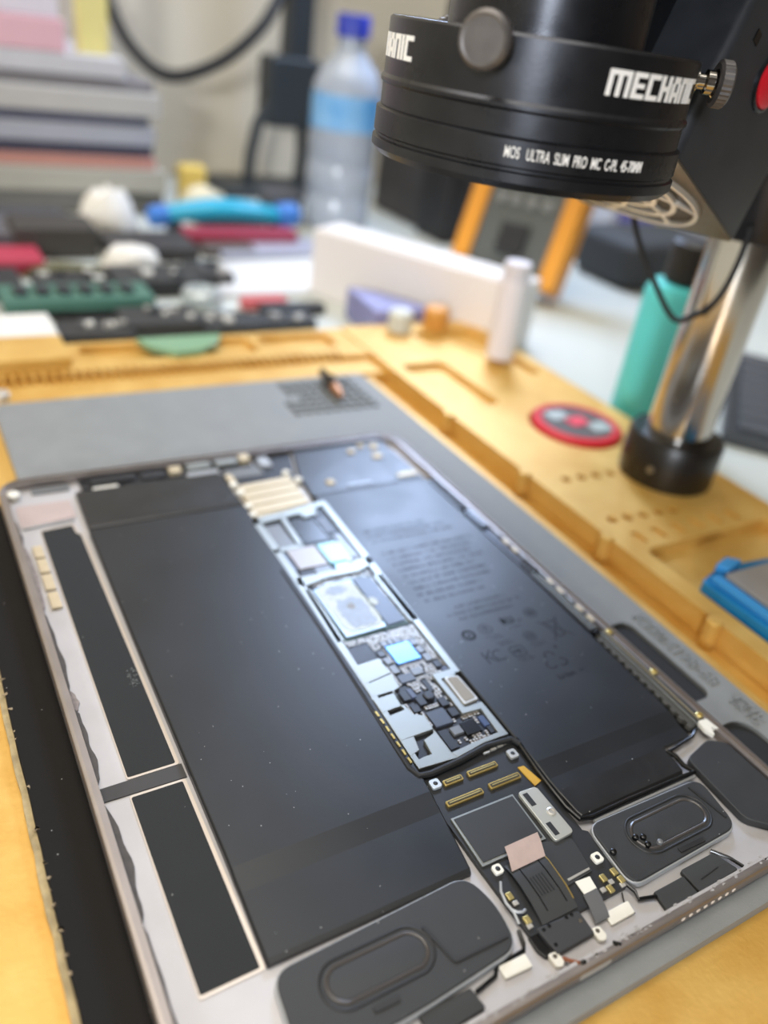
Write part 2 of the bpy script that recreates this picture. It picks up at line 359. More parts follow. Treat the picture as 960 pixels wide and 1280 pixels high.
# battery print
pm = MB(); ZB = 4.16
def flat(poly, z=ZB): pm.add([(x, y, z) for x, y in poly], [tuple(range(len(poly)))])
def ringp(cx, cy, r, wd, n=28, z=ZB):
    for i in range(n):
        a, b = 2 * PI * i / n, 2 * PI * (i + 1) / n
        flat([(cx + r * math.cos(a), cy + r * math.sin(a)), (cx + (r + wd) * math.cos(a), cy + (r + wd) * math.sin(a)), (cx + (r + wd) * math.cos(b), cy + (r + wd) * math.sin(b)), (cx + r * math.cos(b), cy + r * math.sin(b))], z)
def line(x0, y0, x1, y1, wd=.28):
    d = Vector((x1 - x0, y1 - y0)); n = Vector((-d.y, d.x)).normalized() * wd / 2
    flat([(x0 - n.x, y0 - n.y), (x1 - n.x, y1 - n.y), (x1 + n.x, y1 + n.y), (x0 + n.x, y0 + n.y)])
def btext(body, x, y, size, off=0.0, sx=1.0):
    vs, fs = text_mesh(body, size, 0, off); pm.add([(x + v.x * sx, y + v.y, ZB) for v in vs], fs)
for r_, y in enumerate([172, 168.5, 164.8, 161, 156.5, 152.6, 148.8, 145, 141.2, 137.4, 133.6, 129.8, 126.0]):
    if y in (161,): continue
    x = 122 + random.uniform(0, 1); xe = (150, 158, 160, 0, 163, 160, 158, 160, 154, 156, 157, 150, 149)[r_]
    while x < xe:
        wd = random.uniform(.35, 1.3)
        for q in range(2 if random.random() < .7 else 1):
            flat([(x, y + q * .75), (x + wd, y + q * .75), (x + wd, y + q * .75 + .42), (x, y + q * .75 + .42)])
        if random.random() < .5: flat([(x + wd * .4, y), (x + wd * .4 + .25, y), (x + wd * .4 + .25, y + 1.3), (x + wd * .4, y + 1.3)])
        x += wd + (random.uniform(.25, .6) if random.random() < .85 else 1.6)
for y, x, xe in ((119.5, 131, 153), (116.3, 126, 157), (113.2, 129, 152)):
    while x < xe:
        wd = random.uniform(.3, .6); hgt = random.choice((1.0, 1.4))
        flat([(x, y), (x + .22, y), (x + .22, y + hgt), (x, y + hgt)]); flat([(x, y + random.choice((0, hgt - .25))), (x + wd, y), (x + wd, y + .22), (x, y + .25)])
        x += wd + random.uniform(.22, .5) + (1.0 if random.random() < .12 else 0)
ringp(127.2, 105.5, 1.7, .75); btext('o', 126.4, 104.6, 2.6, .05)
ringp(134.6, 106.2, 2.3, .22); btext('T', 133.7, 105.1, 3.0); ringp(134.6, 106.2, 1.1, .15)
btext('R', 142.2, 105.8, 4.6, .1, .9); btext('U', 145.0, 105.8, 4.6, .1, .75); btext('us', 148.2, 105.6, 2.0)
ringp(155.7, 108, 2.1, .25); line(154, 108, 157.4, 108, .5); line(154.3, 107, 157, 107.2); line(154.3, 109, 157, 108.9)
ringp(147.4, 97.6, 2.1, .22); ringp(147.4, 97.6, 1.1, .22); line(146, 97.6, 148.8, 97.6)
# crossed bin
for a_ in ((156, 101.5, 161.5, 101.5), (156.4, 101.5, 157.6, 93.8), (161.2, 101.5, 160.2, 93.8), (157.6, 93.8, 160.2, 93.8), (154.6, 103, 163.4, 92.6), (163.2, 103.2, 154.8, 92.4)): line(*a_)
# KC mark, boxed mark, recycling loop
for a_ in ((126.0, 96.6, 126.0, 91.0), (126.0, 93.6, 129.4, 96.8), (126.8, 94.2, 129.6, 90.8)): line(*a_, .3)
for i in range(10):
    a, b = math.radians(50 + i * 26), math.radians(50 + (i + 1) * 26); line(131.4 + 2.3 * math.cos(a), 93.6 + 2.3 * math.sin(a), 131.4 + 2.3 * math.cos(b), 93.6 + 2.3 * math.sin(b), .3)
q = rrect(136, 141.2, 90.6, 95.2, 1.2)
for i in range(len(q)): line(*q[i], *q[(i + 1) % len(q)], .25)
btext('MB', 136.7, 92.0, 2.4)
for i in range(3):
    t = PI / 2 + i * 2 * PI / 3; cx, cy = 147.5 + 2.6 * math.cos(t), 84.5 + 2.6 * math.sin(t)
    for k in range(5):
        a, b = t - 1.9 + k * .78, t - 1.9 + (k + 1) * .78; line(cx + 1.9 * math.cos(a), cy + 1.7 * math.sin(a), cx + 1.9 * math.cos(b), cy + 1.7 * math.sin(b), .3)
btext('Li-Ion', 143.4, 76.6, 3.0); line(152.5, 77.6, 154.5, 77.6); line(151.6, 90, 153.2, 90); line(152.4, 89.2, 152.4, 90.8)
for x, y in ((132.0, 102.2), (133, 100.9), (134, 98.6), (134.8, 97.4), (145, 94.0), (145.5, 92.8), (136, 89.4), (137, 88.3), (142.5, 103.6)):
    xx = x
    while xx < x + 6: line(xx, y, xx + random.uniform(.3, .8), y, .3); xx += 1.0
pr_ = pm.build('printed_label', printm, br, smooth=0, fixn=False); pr_['label'] = 'dark printed certification marks and text lines'
# smudge and fold on left pad
sm = MB()
for k in range(60):
    t = random.uniform(0, 6.28); r = random.uniform(.6, 2.6); x, y = 21 + r * .8 * math.cos(t), 128 + r * 1.6 * math.sin(t); s_ = random.uniform(.06, .2)
    sm.prism([(x + s_ * math.cos(a), y + s_ * math.sin(a)) for a in (0, 1.6, 3.1, 4.7)], FL + .5, FL + .55)
stuff(sm.build('smudge_flecks', mat('fleck_grey', (130, 132, 130), .8), tab))

# ---- speakers
def speaker(poly, ocx, ocy, ow, oh, ztop, marks, ang=0):
    rp = rpoly(poly, 4.2, 6)
    g = MB().prism(inset(rp, -.4), FL, ztop - .5).build('speaker_gasket', trimg, tab, .25); g['label'] = 'pale grey gasket around speaker'
    s_ = MB().prism(rp, FL, ztop).build('speaker', spk, tab, .35, 3)
    def oval(d, zz):
        ww, hh = ow / 2 - d, oh / 2 - d; P = []
        for k in range(40):
            t = 2 * PI * k / 40; x = (ww - hh) * (1 if math.cos(t) > 0 else -1) + hh * math.cos(t); y = hh * math.sin(t); c_, n_ = math.cos(ang), math.sin(ang)
            P.append((ocx + x * c_ - y * n_, ocy + x * n_ + y * c_, zz))
        return P
    MB().torus_path(oval(0, ztop - .1), .4).build('oval_ridge', blackm, s_)
    MB().torus_path(oval(1.5, ztop - .1), .5).build('oval_ring', mat('clear_ring', (70, 65, 62), .25), s_)
    MB().loops([oval(2.0, ztop - .1), oval(2.0, ztop + .12), oval(2.4, ztop + .16)]).build('diaphragm', spk, s_)
    for p in marks: MB().prism(p, ztop - .1, ztop + .35).build('rib', blackm, s_, .12)
    return s_
s1 = speaker([(24.2, 29.3), (75.0, 31.2), (77.6, 22), (76.2, 11.6), (50, 9.5), (22.3, 9.0)], 45.2, 21.0, 27, 11, 4.2, [[(58.2, 24.5), (60.6, 14.6), (61.3, 14.6), (58.9, 24.6)], [(61, 14.2), (75.4, 14.0), (75.4, 14.6), (61, 14.9)], [(40, 12.8), (46, 12.6), (46, 14), (40, 14.2)]])
s2 = speaker([(113.6, 29.8), (155.4, 28.8), (152.6, 12.6), (112.2, 11.6)], 135.0, 21.2, 28, 11.4, 4.2, [[(149.4, 27.6), (151.4, 15.8), (152, 15.8), (150, 27.6)], [(131, 13), (140, 12.8), (140, 14.2), (131, 14.4)]])
for x, y in ((122.5, 21.4), (124.5, 20.6), (124.0, 18.4), (127.6, 17.6), (113.8, 20.6)):
    MB().lathe((x, y, 4.3), (0, 0, 1), [(.9, 0), (.8, .9), (.3, 1.1)], 7).build('solder_dot', blackg if x < 127 else chipg, s2)
tw = MB().prism(rpoly([(158, 35.6), (170, 38.6), (175.2, 35.2), (175.2, 4.4), (168, 3.4), (156.8, 13.5)], 2.2), FL, 4.1).build('corner_speaker', spk, tab, .4, 3)
MB().tube([(155.4, 40.2, 3.2), (167, 41.6, 3.3), (171.2, 43.5, 3.6), (172.3, 46, 4.2)], .5, 8).build('coax_cable', blackg, tab)
MB().tube([(154.9, 40.6, 3.3), (156, 38, 3.3), (155.6, 34.5, 3.3), (156.6, 31.4, 3.3), (153, 31.4, 3.3), (130, 31.9, 3.3), (117, 31.7, 3.4), (113.4, 32.6, 3.5), (112.4, 37, 3.6), (112.6, 44, 3.6), (112.9, 50, 3.6), (114.3, 62, 3.6)], .75, 10).build('coax_cable', blackg, tab)
MB().tube([(155.8, 30.3, 2.9), (117, 30.7, 2.9)], .45, 8).build('edge_wire', trimg, tab)
# ---- right antenna rail
MB().prism([(169.0, 91.5), (172.4, 91.5), (171.2, 43.6), (167.6, 43.6)], FL, 2.6).build('rail_gap', blackg, tab)
cb = MB().prism([(170.4, 90), (172.2, 90), (171.2, 44), (169.3, 44)], FL, 4.3).build('comb_rail', mat('rail_grey', (80, 78, 72), .5, .3), tab, .1)
for k in range(13):
    y = 87 - k * 3.5; x = 169.6 + (y - 44) * .024
    MB().box(x - 1.1, x + .5, y - 1.1, y + .7, FL, 4.2).build('comb_tooth', mat('tooth_grey', (86, 84, 78), .5, .2), cb)
MB().prism([(172.4, 90), (173.0, 90), (171.9, 44.4), (171.3, 44.4)], FL, 4.9).build('rail_edge', silver, tab, .1)
MB().prism([(173.2, 90), (174.2, 90), (173.2, 45), (172.2, 45)], FL, 4.4).build('rail_slot', blackm, tab)
MB().prism([(174.2, 90), (174.7, 90), (173.8, 45), (173.3, 45)], FL, 4.95).build('rail_edge', mat('edge_champagne', (186, 176, 152), .35, .7), tab, .1)
MB().prism([(174.8, 90), (176.9, 90), (176.2, 45), (173.9, 45)], FL, 4.5).build('rail_mesh', mat('rail_dark', (62, 62, 62), .5, .3, .2, 1800), tab)
for x, y in ((175.9, 88.6), (175.9, 67), (175.0, 46.4)):
    sc = MB().lathe((x, y, 4.2), (0, 0, 1), [(1.25, 0), (1.25, .9), (.95, 1.1), (.7, 1.1), (.6, .6)], 18).build('brass_screw', brass, tab)
MB().prism(rpoly([(172.2, 44.6), (175.8, 44.4), (176.3, 39.6), (174.5, 41.5), (172.8, 38.2), (171.6, 41)], .6), 3.6, 5.0).build('solder_tab', white, tab, .2)
MB().prism([(170.6, 158), (173.4, 158), (172.2, 92), (170.2, 92)], FL, 4.4).build('antenna_bar', mat('bar_dark', (70, 72, 80), .3, .4), tab, .15)
MB().prism([(171.4, 127), (171.9, 127), (170.9, 92), (170.4, 92)], 4.3, 4.8).build('bar_edge', silver, tab)
MB().prism([(173.6, 126), (174.2, 126), (173.0, 92), (172.4, 92)], 4.3, 4.8).build('bar_edge', silver, tab)
MB().box(171.2, 174.6, 127, 134, FL, 4.6).build('antenna_clip', blackg, tab, .2)
MB().box(171.6, 174.8, 160, 174, FL, 4.8).build('antenna_clip', blackg, tab, .2)
MB().box(171.8, 175.2, 177, 203, FL, 3.6).build('antenna_foam', blackm, tab, .2)
for k, y in enumerate((155, 149, 143, 138, 121, 115, 109, 104, 98)):
    MB().box(174.2, 175.8, y - 2.2, y + 1.2, 3.8, 4.7).build('antenna_contact', beige if k % 3 else chipg, tab, .2)
MB().lathe((171.4, 90.4, 3.2), (0, 0, 1), [(1.6, 0), (1.6, 1.8)], 14).build('cable_boot', blackg, tab)
# ---- top edge board
MB().box(30, 102, 237, 244.2, FL, 2.4).build('camera_board', pcbm, tab, .1)
for x0, x1, y0, y1, h, m_ in ((34, 52, 239, 243, 3.6, blackm), (54, 64, 238, 243.5, 3.2, blackm), (12, 26, 239.5, 243.5, 2.6, chipg), (66, 71, 238.5, 243, 4.2, beige), (73.5, 84, 239, 243.6, 4.2, silver),
                              (86, 96, 239, 243.6, 4.3, silver), (97.5, 102, 240, 245, 4.6, beige), (105, 110, 234, 242, 3.6, trimg), (88, 104, 229, 237, 2.6, chipg), (87, 90, 224, 232, 3.2, beige), (34, 44, 234.6, 237, 3.0, white), (47, 60, 234, 236.6, 2.8, chipd), (72, 86, 234.6, 237.6, 3.4, trimg)):
    MB().prism(rrect(x0, x1, y0, y1, min(.8, (y1 - y0) / 3)), FL, h).build('camera_module_part', m_, tab, .2)
for x, y in ((87.6, 222.5), (88.2, 216), (87.2, 205), (86.6, 198.5), (112.8, 226), (115.5, 219)):
    MB().lathe((x, y, FL), (0, 0, 1), [(1.7, 0), (1.7, 2.4), (1.2, 2.8)], 14).build('standoff', white, tab)
MB().lathe((5.2, 238.5, FL), (0, 0, 1), [(2.4, 0), (2.4, 2.6), (1.8, 3.0)], 16).build('corner_foam', white, tab)
MB().prism([(85, 223), (116, 222), (123, 245), (104, 246), (103, 236), (86, 235)], FL, 2.1).build('upper_flex', pcbm, tab, .1)
# stacked beige connectors above the board
cs = MB().prism([(88.6, 221), (113, 222.4), (112.4, 199.8), (87, 196.2)], FL, 3.4).build('connector_stack', mat('stack_beige', (204, 190, 160), .45, .3), tab, .2)
for k in range(4):
    y = 198.6 + k * 5.9; a = .16
    MB().prism([(87.4 + k * .35, y), (112.0 + k * .2, y + 1.6), (112.2 + k * .2, y + 6.2), (87.7 + k * .35, y + 4.6)], 3.4, 3.9).build('connector_cover', beige, cs, .2)
# ---- logic board
lb = MB().prism([(81.2, 62.8), (113.2, 63.2), (114.4, 90), (118.6, 200), (98, 197), (84, 195)], FL, 3.1).build('logic_board', pcbm, tab)
ZS = 4.15
sf = MB()
def bar(*p): sf.prism(list(p), 3.0, ZS)
bar((81.6, 63.4), (83.2, 63.4), (87.0, 150), (87.2, 195), (84.2, 195), (84.0, 160))
bar((114.6, 92), (112.0, 92), (114.0, 150), (115.6, 196), (118.4, 199.6), (116.9, 155))
bar((84.2, 190.6), (95.8, 192), (97.6, 196.4), (84.2, 194.8))
bar((97.6, 196.4), (96.0, 192), (104.2, 193), (105.4, 189.6), (111, 190.8), (111.8, 195), (115.6, 196), (118.4, 199.6))
bar((95.6, 192), (97.6, 192), (96.6, 172), (94.4, 172))
bar((84.2, 172.8), (96.6, 173.4), (96.6, 171), (84.2, 170.4))
bar((85.2, 154.2), (100, 154.0), (108, 156), (117, 158), (116.8, 153.6), (108.8, 150.4), (96, 150.8), (86.0, 148.6), (84.6, 150))
bar((108.4, 170), (110.4, 170), (110.0, 157), (108.0, 157))
bar((83.8, 118), (86.4, 118), (87.4, 146), (85.4, 147))
bar((112.2, 119), (115.4, 119), (116, 146), (112.6, 146.6))
shf = sf.build('shield_frame', silver, lb, .12)
# lower left shield plate with slots
def plate(*polys):
    p_ = MB()
    for q in polys: p_.prism(list(q), 3.0, ZS + .05)
    return p_
plate([(83.4, 106.3), (92.8, 106.6), (93.1, 99.4), (82.9, 97.9)]).build('shield_plate', silver, lb, .12)
plate([(82.9, 97.6), (93.1, 99.1), (92.7, 92.9), (90.2, 92.3), (82.6, 92.3)], [(82.4, 91.2), (89.4, 91.4), (90.1, 91.9), (90.0, 86.0), (82.3, 85.6)],
      [(82.2, 83.6), (89.0, 84.2), (89.9, 86.0), (90.8, 81.4), (93.6, 80.0), (93.2, 74.4), (82.0, 74.2)], [(81.8, 74.2), (86.4, 74.2), (85.2, 69.2), (82.4, 68.5), (81.6, 66)],
      [(81.6, 66.2), (85.2, 66.6), (87.7, 66.6), (88.4, 71.9), (92.2, 72.9), (93.2, 74.4), (93.3, 64.6), (94.2, 62.6), (81.6, 63.5)], [(82.4, 92.3), (82.4, 91.2), (82.0, 91.2), (82.0, 92.3)], [(89.6, 92.3), (90.2, 92.3), (90.0, 85.8), (89.4, 84.2), (88.9, 85.8), (89.4, 91.2)]).build('shield_plate', silver, lb, .12)
plate([(93.2, 64.8), (94.2, 62.7), (104, 64.2), (113.0, 64.2), (113.2, 78.2), (107, 78.2), (106.8, 91.2), (112.2, 91), (112.4, 94), (105.0, 94), (104.7, 76.2), (111.2, 75.8), (110.4, 66.0), (102.6, 65.6)]).build('shield_rim', silver, lb, .12)
MB().prism(rpoly([(107.4, 91), (112.2, 90.2), (112.6, 79), (107.0, 78.7)], .8), 3.2, 4.8).build('shield_can', mat('can_silver', (196, 194, 188), .4, .6), lb, .25)
MB().prism(rpoly([(108.1, 90.2), (111.6, 89.6), (111.9, 79.8), (107.8, 79.6)], .6), 4.8, 4.95).build('can_pad', mat('pad_taupe', (148, 142, 132), .6, .1), lb)
# chips: (x0, x1, y0, y1, ztop, material)
chips = [(84.2, 93.8, 172.8, 188.6, 3.9, chipg), (98.2, 108.4, 174, 190.4, 3.3, blackg), (89, 100.4, 158.6, 171, 4.0, mat('chip_taupe', (168, 162, 160), .4, .3)), (101.4, 109.4, 158.6, 171, 4.0, mat('chip_aqua', (150, 188, 186), .35, .3)),
         (86.2, 88.4, 158.5, 170, 3.7, mat('chip_navy', (66, 82, 118), .3)), (102.2, 107.8, 151.6, 157.4, 3.95, mat('chip_sky', (160, 206, 226), .3, .3)), (88, 93.4, 152.5, 157.6, 3.8, chipd), (94, 100.4, 153.5, 158, 3.8, chipg), (110.8, 114, 160, 176, 3.5, chipg), (109, 113.6, 178, 189, 3.4, mat('chip_slate', (92, 100, 116), .4)),
         (84.9, 92.8, 106.7, 114.5, 4.0, chipd), (97.4, 106.2, 102, 110.8, 4.05, chipb), (94.6, 100.6, 74.7, 80.8, 3.95, mat('chip_steel', (74, 80, 92), .4, .2)), (101.6, 106.9, 68.6, 73.5, 3.9, blackg), (98.0, 101.4, 70.2, 73.1, 3.85, chipg),
         (91.2, 93.8, 87.4, 91.2, 3.9, chipd), (94.0, 95.8, 87.6, 91.6, 3.9, mat('chip_indigo', (70, 78, 104), .35)), (91.6, 94.2, 82.2, 85.2, 3.8, chipd), (94.6, 97.2, 83.8, 87.2, 4.1, chipd), (101.0, 103.6, 81.2, 84.6, 3.9, chipd), (101.4, 104.2, 76.6, 79.8, 3.9, chipd),
         (108.6, 110.6, 69.8, 73.8, 3.7, mat('chip_navy', (66, 82, 118), .3)), (108.8, 110.4, 66.8, 69.4, 3.7, chipd), (100.6, 102.4, 88, 93, 3.8, chipd), (94.4, 99.6, 94.4, 97.8, 3.8, mat('chip_slate', (92, 100, 116), .4)), (99.8, 103.6, 96, 99, 3.8, chipg), (94.2, 96.6, 99, 102.6, 3.7, chipg), (94.2, 96.4, 103.4, 106.6, 3.7, chipg), (93.8, 96.2, 107.4, 110, 3.7, mat('chip_slate', (92, 100, 116), .4)),
         (97.0, 99.2, 111.4, 113.6, 3.8, chipg), (99.6, 101.4, 111.4, 113.8, 3.8, chipg), (101.8, 104.4, 111.6, 113.6, 3.7, chipg), (106.8, 109, 108.6, 111.6, 3.7, chipg), (107, 109.2, 104.6, 107.8, 3.7, chipg), (107.2, 109.6, 100.4, 103.8, 3.7, chipg), (108.6, 111, 96.6, 99.6, 3.7, chipd), (109.8, 112, 94.4, 96.2, 3.7, mat('chip_indigo', (70, 78, 104), .35)), (94.2, 97.2, 66.2, 73.6, 3.4, chipd)]
for x0, x1, y0, y1, zt, m_ in chips: MB().box(x0, x1, y0, y1, 3.0, zt).build('chip', m_, lb, .1)
MB().lathe((99.3, 86.6, 3.1), (0, 0, 1), [(1.9, 0), (1.9, 1.2), (1.6, 1.4)], 8).build('inductor', chipd, lb)
# processor package
MB().prism([(86.8, 118.2), (111.8, 119.2), (112.0, 146.2), (108.8, 148.6), (94, 148.4), (87.0, 146.0)], 3.0, 3.5).build('processor_substrate', mat('substrate_green', (70, 96, 92), .4), lb, .05)
MB().prism([(87.6, 119.0), (103.2, 119.6), (103.6, 146.8), (94, 147.6), (87.9, 145.4)], 3.5, 4.15).build('processor_lid', lidm, lb, .12)
MB().prism([(104.0, 120.0), (111.0, 120.4), (111.4, 145.4), (108.4, 147.4), (104.4, 147.0)], 3.5, 4.0).build('memory_chip', mat('memory_blue', (58, 68, 92), .35), lb, .1)
def blobp(cx, cy, rx, ry, z0, z1, wob, n=36, sq=1.0):
    P = []
    for k in range(n):
        t = 2 * PI * k / n; c_, s_ = math.cos(t), math.sin(t); q = (abs(c_) ** sq + abs(s_) ** sq) ** (-1 / sq) if sq > 1 else 1
        r = q * (1 + random.uniform(-wob, wob)); P.append((cx + rx * r * c_, cy + ry * r * s_))
    return MB().prism(P, z0, z1)
blobp(96.2, 133.5, 7.3, 12.8, 4.1, 4.32, .045, 40, 5).build('thermal_paste', paste, lb, .08)
blobp(96.6, 129.8, 5.2, 7.6, 4.3, 4.40, .10, 40, 4).build('thermal_paste', pastec, lb, .04)
blobp(95.2, 142.6, 4.2, 2.2, 4.3, 4.42, .2, 24).build('thermal_paste', pastec, lb, .04)
blobp(105.4, 133.2, 1.5, 2.1, 3.98, 4.2, .1, 18).build('paste_drip', paste, lb, .06)
# bitten fruit mark on the processor
lg = MB(); P = []
for k in range(30):
    t = 2 * PI * k / 30; r = 1.55 - .18 * abs(math.sin(t)) ** 8 * (1 if math.sin(t) > 0 else .8)
    x, y = r * math.cos(t), r * math.sin(t)
    if (x - 1.75) ** 2 + (y - .15) ** 2 < .6: x -= .35
    P.append((96.6 + x, 133 + y))
lg.prism(P, 4.38, 4.43); lg.prism([(96.6, 134.9), (97.0, 135.0), (97.3, 135.7), (96.8, 135.5)], 4.38, 4.43)
lg.build('chip_logo', mat('logo_grey', (142, 140, 138), .5), lb)
# tiny capacitors
rects = [(c[0] - .1, c[1] + .1, c[2] - .1, c[3] + .1) for c in chips] + [(97.2, 101.4, 84.5, 88.7)]
cap_a, cap_b = MB(), MB()
def fill(poly_in, x0, x1, y0, y1, px, py, sx, sy, keep=.92, jit=.12):
    y = y0
    while y < y1:
        x = x0
        while x < x1:
            cx, cy = x + random.uniform(-jit, jit), y + random.uniform(-jit, jit)
            if poly_in(cx, cy) and random.random() < keep and not any(a < cx + sx / 2 and b > cx - sx / 2 and c < cy + sy / 2 and d > cy - sy / 2 for a, b, c, d in rects):
                h = 3.1 + random.uniform(.25, .5)
                cap_a.box(cx - sx / 2, cx + sx / 2, cy - sy * .26, cy + sy * .26, 3.0, h)
                cap_b.box(cx - sx / 2, cx + sx / 2, cy - sy / 2, cy - sy * .26, 3.0, h); cap_b.box(cx - sx / 2, cx + sx / 2, cy + sy * .26, cy + sy / 2, 3.0, h)
            x += px
        y += py
fill(lambda x, y: True, 86.2, 112.6, 114.9, 118.0, .62, 1.25, .45, .95)
fill(lambda x, y: True, 93.8, 112.4, 93.4, 115, .78, 1.3, .52, 1.0)
fill(lambda x, y: True, 91.0, 104.6, 76.8, 93.2, 1.0, 1.5, .7, 1.15, .8)
fill(lambda x, y: True, 101.4, 110.4, 66.4, 75.6, 1.05, 1.5, .75, 1.2, .9)
fill(lambda x, y: True, 94.0, 101.0, 66.4, 74.0, 1.1, 1.6, .7, 1.2, .5)
fill(lambda x, y: True, 90, 112.5, 147.4, 150.6, .8, 1.2, .5, .9, .8)
fill(lambda x, y: True, 85.6, 87.0, 118.5, 146, .8, 1.4, .4, 1.0, .7)
fill(lambda x, y: True, 111.9, 113.2, 120, 146, 1.0, 1.7, .6, 1.2, .9)
fill(lambda x, y: True, 86, 114, 157.6, 171, .9, 1.4, .6, 1.0, .5)
stuff(cap_a.build('capacitor_bodies', capm, lb, smooth=0)); stuff(cap_b.build('capacitor_terminals', cappad, lb, smooth=0))
# black rubber bead around the lower board and contact strips
MB().tube([(82.2, 160, 3.3), (81.4, 120, 3.4), (80.2, 90, 3.4), (79.4, 72, 3.5), (79.2, 65, 3.6), (80.6, 61.6, 3.7), (84, 61.0, 3.8), (94, 61.6, 3.9), (104, 63.0, 3.9), (112.6, 62.4, 3.8), (114.2, 60, 3.6)], 1.0, 10).build('rubber_bead', rubber, tab)
for k in range(7): MB().box(80.3, 80.9, 66 + k * 3.1, 68 + k * 3.1, 3.6, 4.45).build('spring_contact', goldc, tab)
for k in range(4): MB().box(102 + k * 2.6, 104 + k * 2.6, 60.9 + k * .25, 61.5 + k * .25, 3.3, 3.9).build('spring_contact', cappad, tab)
# ---- lower flex area
MB().prism([(79.6, 61.5), (113, 61.8), (112.2, 30), (113.4, 29), (111.4, 12.5), (81, 12.5), (80.2, 32)], FL, 2.9).build('interposer_board', mat('interposer_black', (34, 35, 37), .45, 0, .1, 200), tab, .1)
def connector(x0, x1, y0, y1):
    c = MB().prism(rrect(x0, x1, y0, y1, .45), 2.9, 3.6).build('board_connector', goldc, tab, .12)
    MB().prism(rrect(x0 + .5, x1 - .5, y0 + .5, y1 - .5, .2), 3.6, 3.72).build('connector_slot', mat('slot_olive', (60, 56, 44), .5), c)
    MB().box(x0 + .9, x1 - .9, (y0 + y1) / 2 - .16, (y0 + y1) / 2 + .16, 3.72, 3.84).build('connector_tongue', brass, c)
for a in ((85.6, 91.8, 56.0, 57.9), (93.6, 103.6, 56.0, 57.9), (96.8, 107.4, 50.1, 52.1), (82.6, 94.4, 49.9, 51.8)): connector(*a)
def lug(x, y, s_=3.0, m_=white, z0=2.9):
    l_ = MB().prism(rrect(x - s_ / 2, x + s_ / 2, y - s_ / 2, y + s_ / 2, .7), z0, z0 + .9).build('screw_lug', m_, tab, .15)
    MB().lathe((x, y, z0 + .86), (0, 0, 1), [(.75, 0), (.6, .1)], 12).build('lug_hole', blackm, l_)
lug(83.4, 57.8, 3.0, mat('lug_pale', (206, 214, 220), .35, .4)); lug(110.0, 58.0, 3.0, mat('lug_silver', (186, 186, 182), .4, .5)); lug(83.8, 29.6, 2.6); lug(109.6, 21.6, 2.8)
MB().prism([(108.6, 53.6), (110.6, 53.4), (112.0, 47.2), (109.2, 46.4)], 2.9, 3.2).build('yellow_flex', mat('flex_yellow', (204, 160, 60), .4, .2), tab)
q = MB().prism([(81.2, 46.8), (101.4, 46.6), (101.0, 31.6), (80.8, 31.8)], 2.9, 3.4).build('shield_can', silver, tab, .1)
MB().prism([(81.8, 46.2), (100.8, 46.0), (100.4, 32.4), (81.6, 32.6)], 3.4, 3.6).build('can_cover', mat('can_cover_black', (44, 45, 46), .55, dust=.15), q, .08)
sp = MB().prism(rpoly([(102.6, 46.2), (108.8, 45.8), (109.0, 30.0), (102.4, 29.6)], 1.2), 2.9, 4.0).build('bracket_plate', mat('bracket_silver', (206, 206, 198), .35, .6), tab, .2)
for p in ([(103.4, 45.0), (105.0, 45.0), (105.0, 40.8), (103.4, 40.8)], [(103.4, 35.0), (104.9, 35.0), (104.9, 31.0), (103.4, 31.0)]): MB().prism(p, 3.9, 4.06).build('plate_slot', blackm, sp)
MB().lathe((107.3, 37.4, 4.0), (0, 0, 1), [(1.3, 0), (1.3, .25), (.8, .35), (.8, .05)], 18).build('plate_screw', cappad, sp)
MB().prism([(98.6, 31.4), (107.6, 29.0), (106, 19.4), (96.4, 18.6), (96.8, 27)], 2.9, 3.3).build('black_cover', mat('can_cover_black', (44, 45, 46), .55, dust=.15), tab, .08)
MB().prism([(98.4, 19.6), (105.6, 19.9), (105.7, 20.4), (98.4, 20.2)], 2.9, 3.5).build('cover_edge', cappad, tab)
# ribbed flex cable with copper tab
def strip_curve(pts, wdt, th, xdir=(1, 0, 0)):
    xd = Vector(xdir); mbx = MB(); rings = []
    for p in pts:
        p = Vector(p); rings.append([p, p + xd * wdt, p + xd * wdt + Vector((0, 0, th)), p + Vector((0, 0, th))])
    return mbx.loops(rings)
fc = strip_curve([(85.8, 29.5, 3.5), (85.9, 27, 3.9), (85.9, 24, 4.1), (85.6, 19, 4.0), (85.3, 15.5, 3.6), (85.1, 13.4, 3.0)], 10.9, .22).build('flex_cable', flexm, tab, smooth=60)
for k in range(5): MB().box(89.2 + k * .9, 89.5 + k * .9, 19, 24, 4.2, 4.42).build('flex_rib', blackm, fc)
for x in (88.3, 94.3): strip_curve([(x, 28.8, 3.72), (x, 27, 4.1), (x, 24, 4.3), (x - .1, 19, 4.2), (x - .3, 15.5, 3.8)], .35, .08).build('flex_seam', blackg, fc)
strip_curve([(96.7, 29, 3.6), (96.8, 26, 4.05), (96.4, 19, 4.15), (96, 15.4, 3.7)], .3, .25).build('flex_edge', goldc, fc)
ct = strip_curve([(88.2, 33.2, 5.1), (87.4, 30.5, 4.9), (86.2, 27.2, 4.3)], 10.6, .15).build('copper_tab', pinkt, tab, smooth=60)
pb = MB().prism(rpoly([(83.2, 13.4), (95.6, 12.6), (95.4, 6.6), (84.0, 6.4)], .6), FL, 3.3).build('port_housing', mat('port_black', (52, 52, 53), .5), tab, .25)
for x, y in ((84.6, 12.4), (86.4, 12.6), (91.6, 12.5), (93.2, 12.5), (84.9, 8.4), (94.2, 10.4)): MB().lathe((x, y, 3.3), (0, 0, 1), [(.5, 0), (.42, .15)], 10).build('port_rivet', blackg if x < 94 else bronze, pb)
MB().prism(rpoly([(80.6, 13.2), (83, 13.2), (83.4, 7.0), (81.4, 7.0), (80.4, 9.5)], .8), FL, 2.6).build('port_side_boot', blackg, tab, .3)
